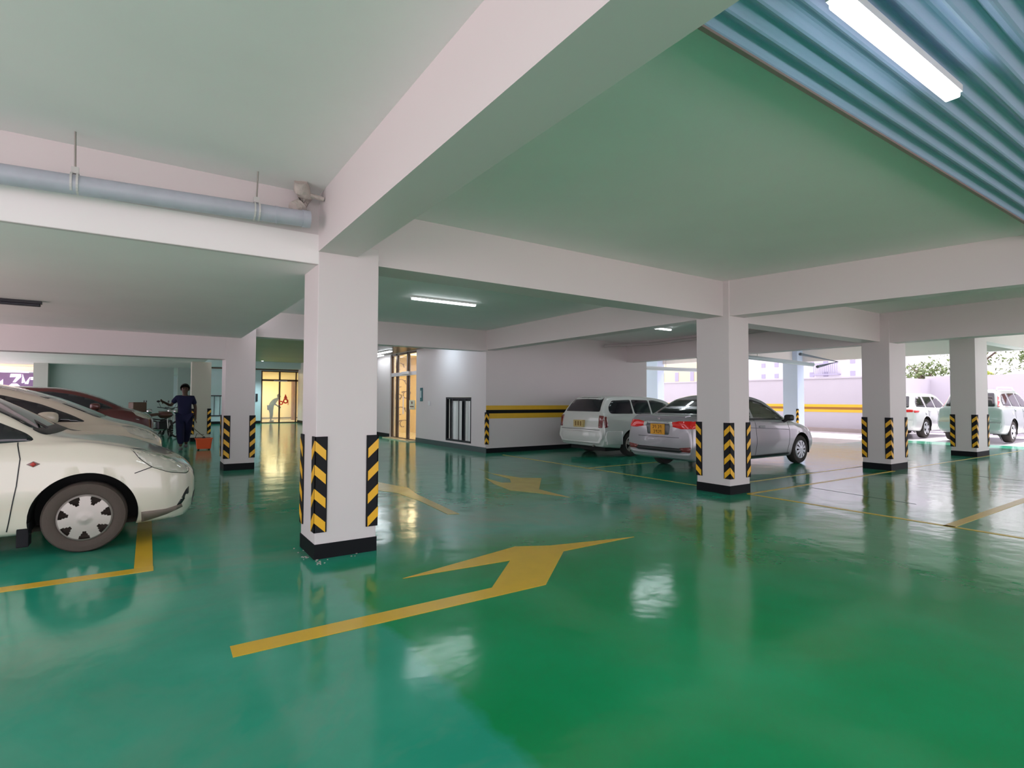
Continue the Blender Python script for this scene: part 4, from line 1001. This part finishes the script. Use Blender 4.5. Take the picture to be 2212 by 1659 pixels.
# local frame: person faces -Y
walk = dict(pelvis=(0, 0, .88), waist=(0, .0, 1.04), chest=(0, .0, 1.25), neck=(0, -.01, 1.40), head=(0, -.03, 1.53),
    shR=(-.17, 0, 1.32), elR=(-.30, .0, 1.12), wrR=(-.42, -.18, 1.20), shL=(.17, 0, 1.32), elL=(.23, .05, 1.07), wrL=(.24, -.04, .84),
    hipR=(-.09, 0, .83), knR=(-.08, -.10, .47), anR=(-.06, -.16, .09), hipL=(.09, 0, .83), knL=(.06, .02, .46), anL=(.03, .22, .13))
pp_ = person('person', (.80, 16.6, 0), -.1, 'person in navy work clothes walking towards the camera with a mop bucket', walk, NAVY, NAVY, SHOE); pp_.scale = (1.04, 1.04, 1.035)
bend = dict(pelvis=(0, .10, .88), waist=(0, .02, 1.05), chest=(0, -.16, 1.24), neck=(0, -.28, 1.36), head=(0, -.36, 1.46),
    shR=(-.17, -.18, 1.30), elR=(-.22, -.10, 1.03), wrR=(-.18, -.30, .90), shL=(.17, -.18, 1.30), elL=(.22, -.12, 1.03), wrL=(.16, -.30, .92),
    hipR=(-.09, .10, .84), knR=(-.09, .04, .47), anR=(-.09, .10, .09), hipL=(.09, .10, .84), knL=(.09, .02, .47), anL=(.09, .06, .09))
person('person', (5.93, 33.6, .02), PI/2, 'person in an olive jacket leaning forward behind the far glass door', bend, OLCL, OLTR, RUB)

# mop and bucket
t = empty('mop_bucket', (1.24, 16.45, 0), 0, 'orange mop bucket on the floor beside the cleaner', 'bucket')
bm = BM(); prism(bm, poly_round([(-.19, -.13), (.19, -.13), (.19, .13), (-.19, .13)], .04), .03, .30); 
for v in bm.verts:
    if v.co.z < .1: v.co.x *= .84; v.co.y *= .84
obj('tub', bm, ORNG, t)
obj('rim', prism(BM(), poly_round([(-.205, -.145), (.205, -.145), (.205, .145), (-.205, .145)], .04), .285, .305), ORNG, t)
for sx in (-1, 1):
    for sy in (-1, 1):
        o = obj('caster', lathe(BM(), [(.001, -.012), (.022, -.012), (.022, .012), (.001, .012)], 'Y', n=14), RUB, t); o.location = (sx*.12, sy*.08, .022)
bm = BM(); tube(bm, [(-.2, 0, .30), (-.17, 0, .42), (0, 0, .40)], .008, 6); obj('carry_handle', bm, RUB, t)
t = empty('mop', (1.24, 16.43, 0), 0, 'mop leaning from the orange bucket to the hand of the cleaner', 'mop')
bm = BM(); tube(bm, [(.0, 0, .34), (-.19, -.02, .52), (-.28, -.06, .62)], .010, 8); obj('mop_handle', bm, mat('mop_pole', (.18, .13, .08), .5), t)
bm = BM(); tube(bm, [(0, .0, .16), (.01, 0, .26), (-.01, 0, .34)], [.05, .045, .035], 10); obj('mop_head', bm, PLAST, t)

# ------------------------------------------------------------------ motorcycles
def motorbike(loc, rz, label, box_top=False):
    t = empty('motorcycle', loc, rz, label, 'motorcycle', 'motorcycles against the dark wall')
    for x in (-.62, .62):
        bm = BM(); lathe(bm, [(.25, -.04), (.29, -.035), (.30, 0), (.29, .035), (.25, .04), (.25, -.04)], 'Y', n=32); w = obj('wheel', bm, RUBBER, t, True, loc=(x, 0, .30))
        bm = BM()
        for k in range(8):
            a = PI*k/8; tube(bm, [(.25*math.cos(a), 0, .25*math.sin(a)), (-.25*math.cos(a), 0, -.25*math.sin(a))], .006, 5)
        obj('spokes', bm, STEEL, w)
    bm = BM(); tube(bm, [(.62, .06, .30), (.45, .06, .80)], .02, 8); tube(bm, [(.62, -.06, .30), (.45, -.06, .80)], .02, 8); obj('fork', bm, STEEL, t)
    bm = BM(); tube(bm, [(.44, 0, .80), (.1, 0, .60), (-.05, 0, .35), (-.62, .05, .30)], .025, 8); tube(bm, [(.1, 0, .62), (-.55, 0, .72)], .022, 8); obj('frame', bm, PLAST, t)
    bm = BM(); box(bm, -.05, .22, -.13, .13, .28, .58, bev=.04); obj('engine', bm, DARKM, t)
    bm = BM(); bmesh.ops.create_uvsphere(bm, u_segments=16, v_segments=10, radius=1)
    for v in bm.verts: v.co.x *= .24; v.co.y *= .13; v.co.z *= .12
    o = obj('fuel_tank', bm, mat('bike_maroon', (.10, .015, .012), .3, coat=1), t, True); o.location = (.20, 0, .80)
    bm = BM(); prism(bm, [(-.02, .78), (-.30, .74), (-.70, .82), (-.72, .88), (-.3, .83), (-.02, .86)], -.11, .11, plane='XZ'); obj('seat', bm, mat('brown_vinyl', (.09, .045, .03), .5), t)
    bm = BM(); tube(bm, [(.32, -.34, 1.04), (.40, -.2, 1.02), (.44, 0, .96), (.40, .2, 1.02), (.32, .34, 1.04)], .014, 8); obj('handlebar', bm, DARKM, t)
    for s in (-1, 1):
        bm = BM(); tube(bm, [(.38, s*.24, 1.03), (.42, s*.32, 1.20)], .006, 6); bmesh.ops.create_uvsphere(bm, u_segments=10, v_segments=8, radius=.055, matrix=Matrix.Translation((.42, s*.33, 1.24)) @ Matrix.Diagonal((.3, 1, .7, 1))); obj('mirror', bm, DARKM, t)
    bm = BM(); bmesh.ops.create_uvsphere(bm, u_segments=14, v_segments=10, radius=.09, matrix=Matrix.Translation((.54, 0, .90))); obj('headlight', bm, STEEL, t, True)
    bm = BM(); tube(bm, [(.1, -.14, .3), (-.4, -.15, .32), (-.75, -.15, .36)], [.02, .035, .04], 8); obj('exhaust', bm, STEEL, t)
    bm = BM(); box(bm, -.86, -.55, -.05, .05, .62, .72, bev=.02); obj('rear_mudguard', bm, PLAST, t)
    if box_top: obj('top_box', B(-.82, -.42, -.2, .2, .90, 1.22, bev=.03), mat('brown_box', (.10, .055, .035), .5), t)
    return t
motorbike((.30, 21.6, 0), .35, 'motorcycle with a brown top box parked left of the cleaner', True)
motorbike((-.50, 22.3, 0), .1, 'motorcycle behind the dark red car, its mirrors above the roof line')
motorbike((.55, 23.0, 0), -1.4, 'motorcycle parked close to the dark wall behind the others')

# ------------------------------------------------------------------ beyond the yard
# mortar crumbs
bm = BM(); rnd = random.Random(4)
for k in range(30):
    if k % 3: cx, cy = 1.184-.05+rnd.gauss(0, .02), 4.72+rnd.random()*.5
    else: cx, cy = 1.18+rnd.random()*.55, 4.69+rnd.gauss(0, .02)
    if k < 14: cx, cy = 1.19+rnd.gauss(0, .025), 4.62+rnd.gauss(0, .05)
    r = rnd.uniform(.003, .012); a0 = rnd.random()*6
    prism(bm, [(cx+r*math.cos(a0+q*1.26)*rnd.uniform(.6, 1.3), cy+r*math.sin(a0+q*1.26)*rnd.uniform(.6, 1.3)) for q in range(5)], .0005, .004)
tag(obj('mortar_crumbs', bm, mat('mortar_dust', (.45, .46, .42), .8)), 'pale mortar crumbs scattered along the foot of the nearest column', 'crumbs', kind='stuff')

def building(name, x, y0, y1, z1, label, wallm, wins, winm, extra=None):
    t = empty(name, (x, y0, 0), 0, label, 'building')
    obj('wall', B(0, 8, 0, y1-y0, 0, z1), wallm, t)
    for (ya, yb, za, zb) in wins:
        bm = BM(); box(bm, -.05, .03, ya-y0, yb-y0, za, zb); w = obj('window', bm, winm, t)
    return t
BLD = mat('white_render', (.62, .60, .66), .7)
YLB = mat('yellow_render', (.82, .70, .38), .7)
WIN = mat('far_window', (.34, .32, .44), .3)
wins = []
for z in (3.3, 4.25, 5.9): wins += [(y, y+.35, z, z+.38) for y in (19.9, 21.9, 23.0, 26.0, 27.2, 29.8)]
t = building('apartment_block', 45, 18, 33, 12, 'white apartment block with small windows beyond the boundary wall', BLD, wins, WIN)
bm = BM(); 
for k in range(12): box(bm, -.5, -.46, 3.0+k*.16, 3.04+k*.16, 3.5, 4.3)
box(bm, -.52, -.42, 2.95, 4.9, 4.28, 4.36); box(bm, -.5, 0, 2.95, 4.9, 3.4, 3.5); obj('balcony', bm, WIN, t)
building('apartment_block', 48, 34, 46, 10, 'yellow apartment block beyond the wall, seen above the station wagon', YLB, [(y, y+.5, z, z+1.0) for y in (35, 37, 39, 41) for z in (3.4, 5.4)], WIN)
building('apartment_block', 60, -5, 17, 5.0, 'low pale building beyond the wall at right', BLD, [(y, y+.8, 3.2, 4.0) for y in (2, 6, 10)], WIN)
building('brick_hut', 33, 3.3, 5.3, 5.5, 'brown brick structure among leaves at the far right', mat('brown_brick', (.20, .10, .08), .8, var=.2), [], WIN)
def tree(x, y, z, r, n, m, label, trunk_h, seed, flat=.7):
    rnd = random.Random(seed); t = empty('tree', (x, y, 0), 0, label, 'tree', 'trees beyond the boundary wall')
    bm = BM(); tube(bm, [(0, 0, 0), (.1, .1, trunk_h*.6), (.0, .3, trunk_h)], [.18, .14, .08], 8)
    for k in range(7):
        a = rnd.random()*6.28; tube(bm, [(0, .2, trunk_h*.8), (math.cos(a)*r*.4, math.sin(a)*r*.4, z), (math.cos(a)*r*.8, math.sin(a)*r*.8, z+rnd.uniform(-.2, .5)*r)], [.06, .04, .015], 6)
    obj('trunk', bm, mat('bark', (.12, .09, .07), .9), t)
    bm = BM()
    for k in range(n):
        while True:
            p = Vector((rnd.uniform(-1, 1), rnd.uniform(-1, 1), rnd.uniform(-1, 1)))
            if p.length < 1: break
        # leaves gather in clumps
        if math.sin(p.x*5+seed)*math.sin(p.y*5)*math.sin(p.z*6+1) < -.02: continue
        c = Vector((p.x*r, p.y*r, z+p.z*r*flat)); s = rnd.uniform(.06, .13)
        u = Vector((rnd.uniform(-1, 1), rnd.uniform(-1, 1), rnd.uniform(-1, 1))).normalized(); v = u.orthogonal().normalized()
        bm.faces.new([bm.verts.new(c+u*s), bm.verts.new(c+v*s*.5), bm.verts.new(c-u*s), bm.verts.new(c-v*s*.5)])
    obj('crown', bm, m, t); return t
LEAFG = mat('leaf_green', (.10, .15, .04), .6, var=.4, vscale=1.5); LEAFY = mat('leaf_yellow_green', (.35, .42, .06), .6)
tree(36, 9.8, 4.4, 2.6, 1500, LEAFG, 'sparse tree with dark twigs behind the white off-road car', 4, 3)
tree(32, 6.15, 3.3, 1.25, 3500, LEAFG, 'leafy tree beyond the wall at the far right edge', 3, 5, 1.0)
tree(37, 12.6, 3.0, 1.2, 1500, LEAFG, 'dark bush showing over the wall right of the wide column', 2.4, 8, .5)
tree(33.5, 9.3, 2.5, .7, 1200, LEAFY, 'bright yellow-green shrub just above the boundary wall', 2.2, 9, .5)
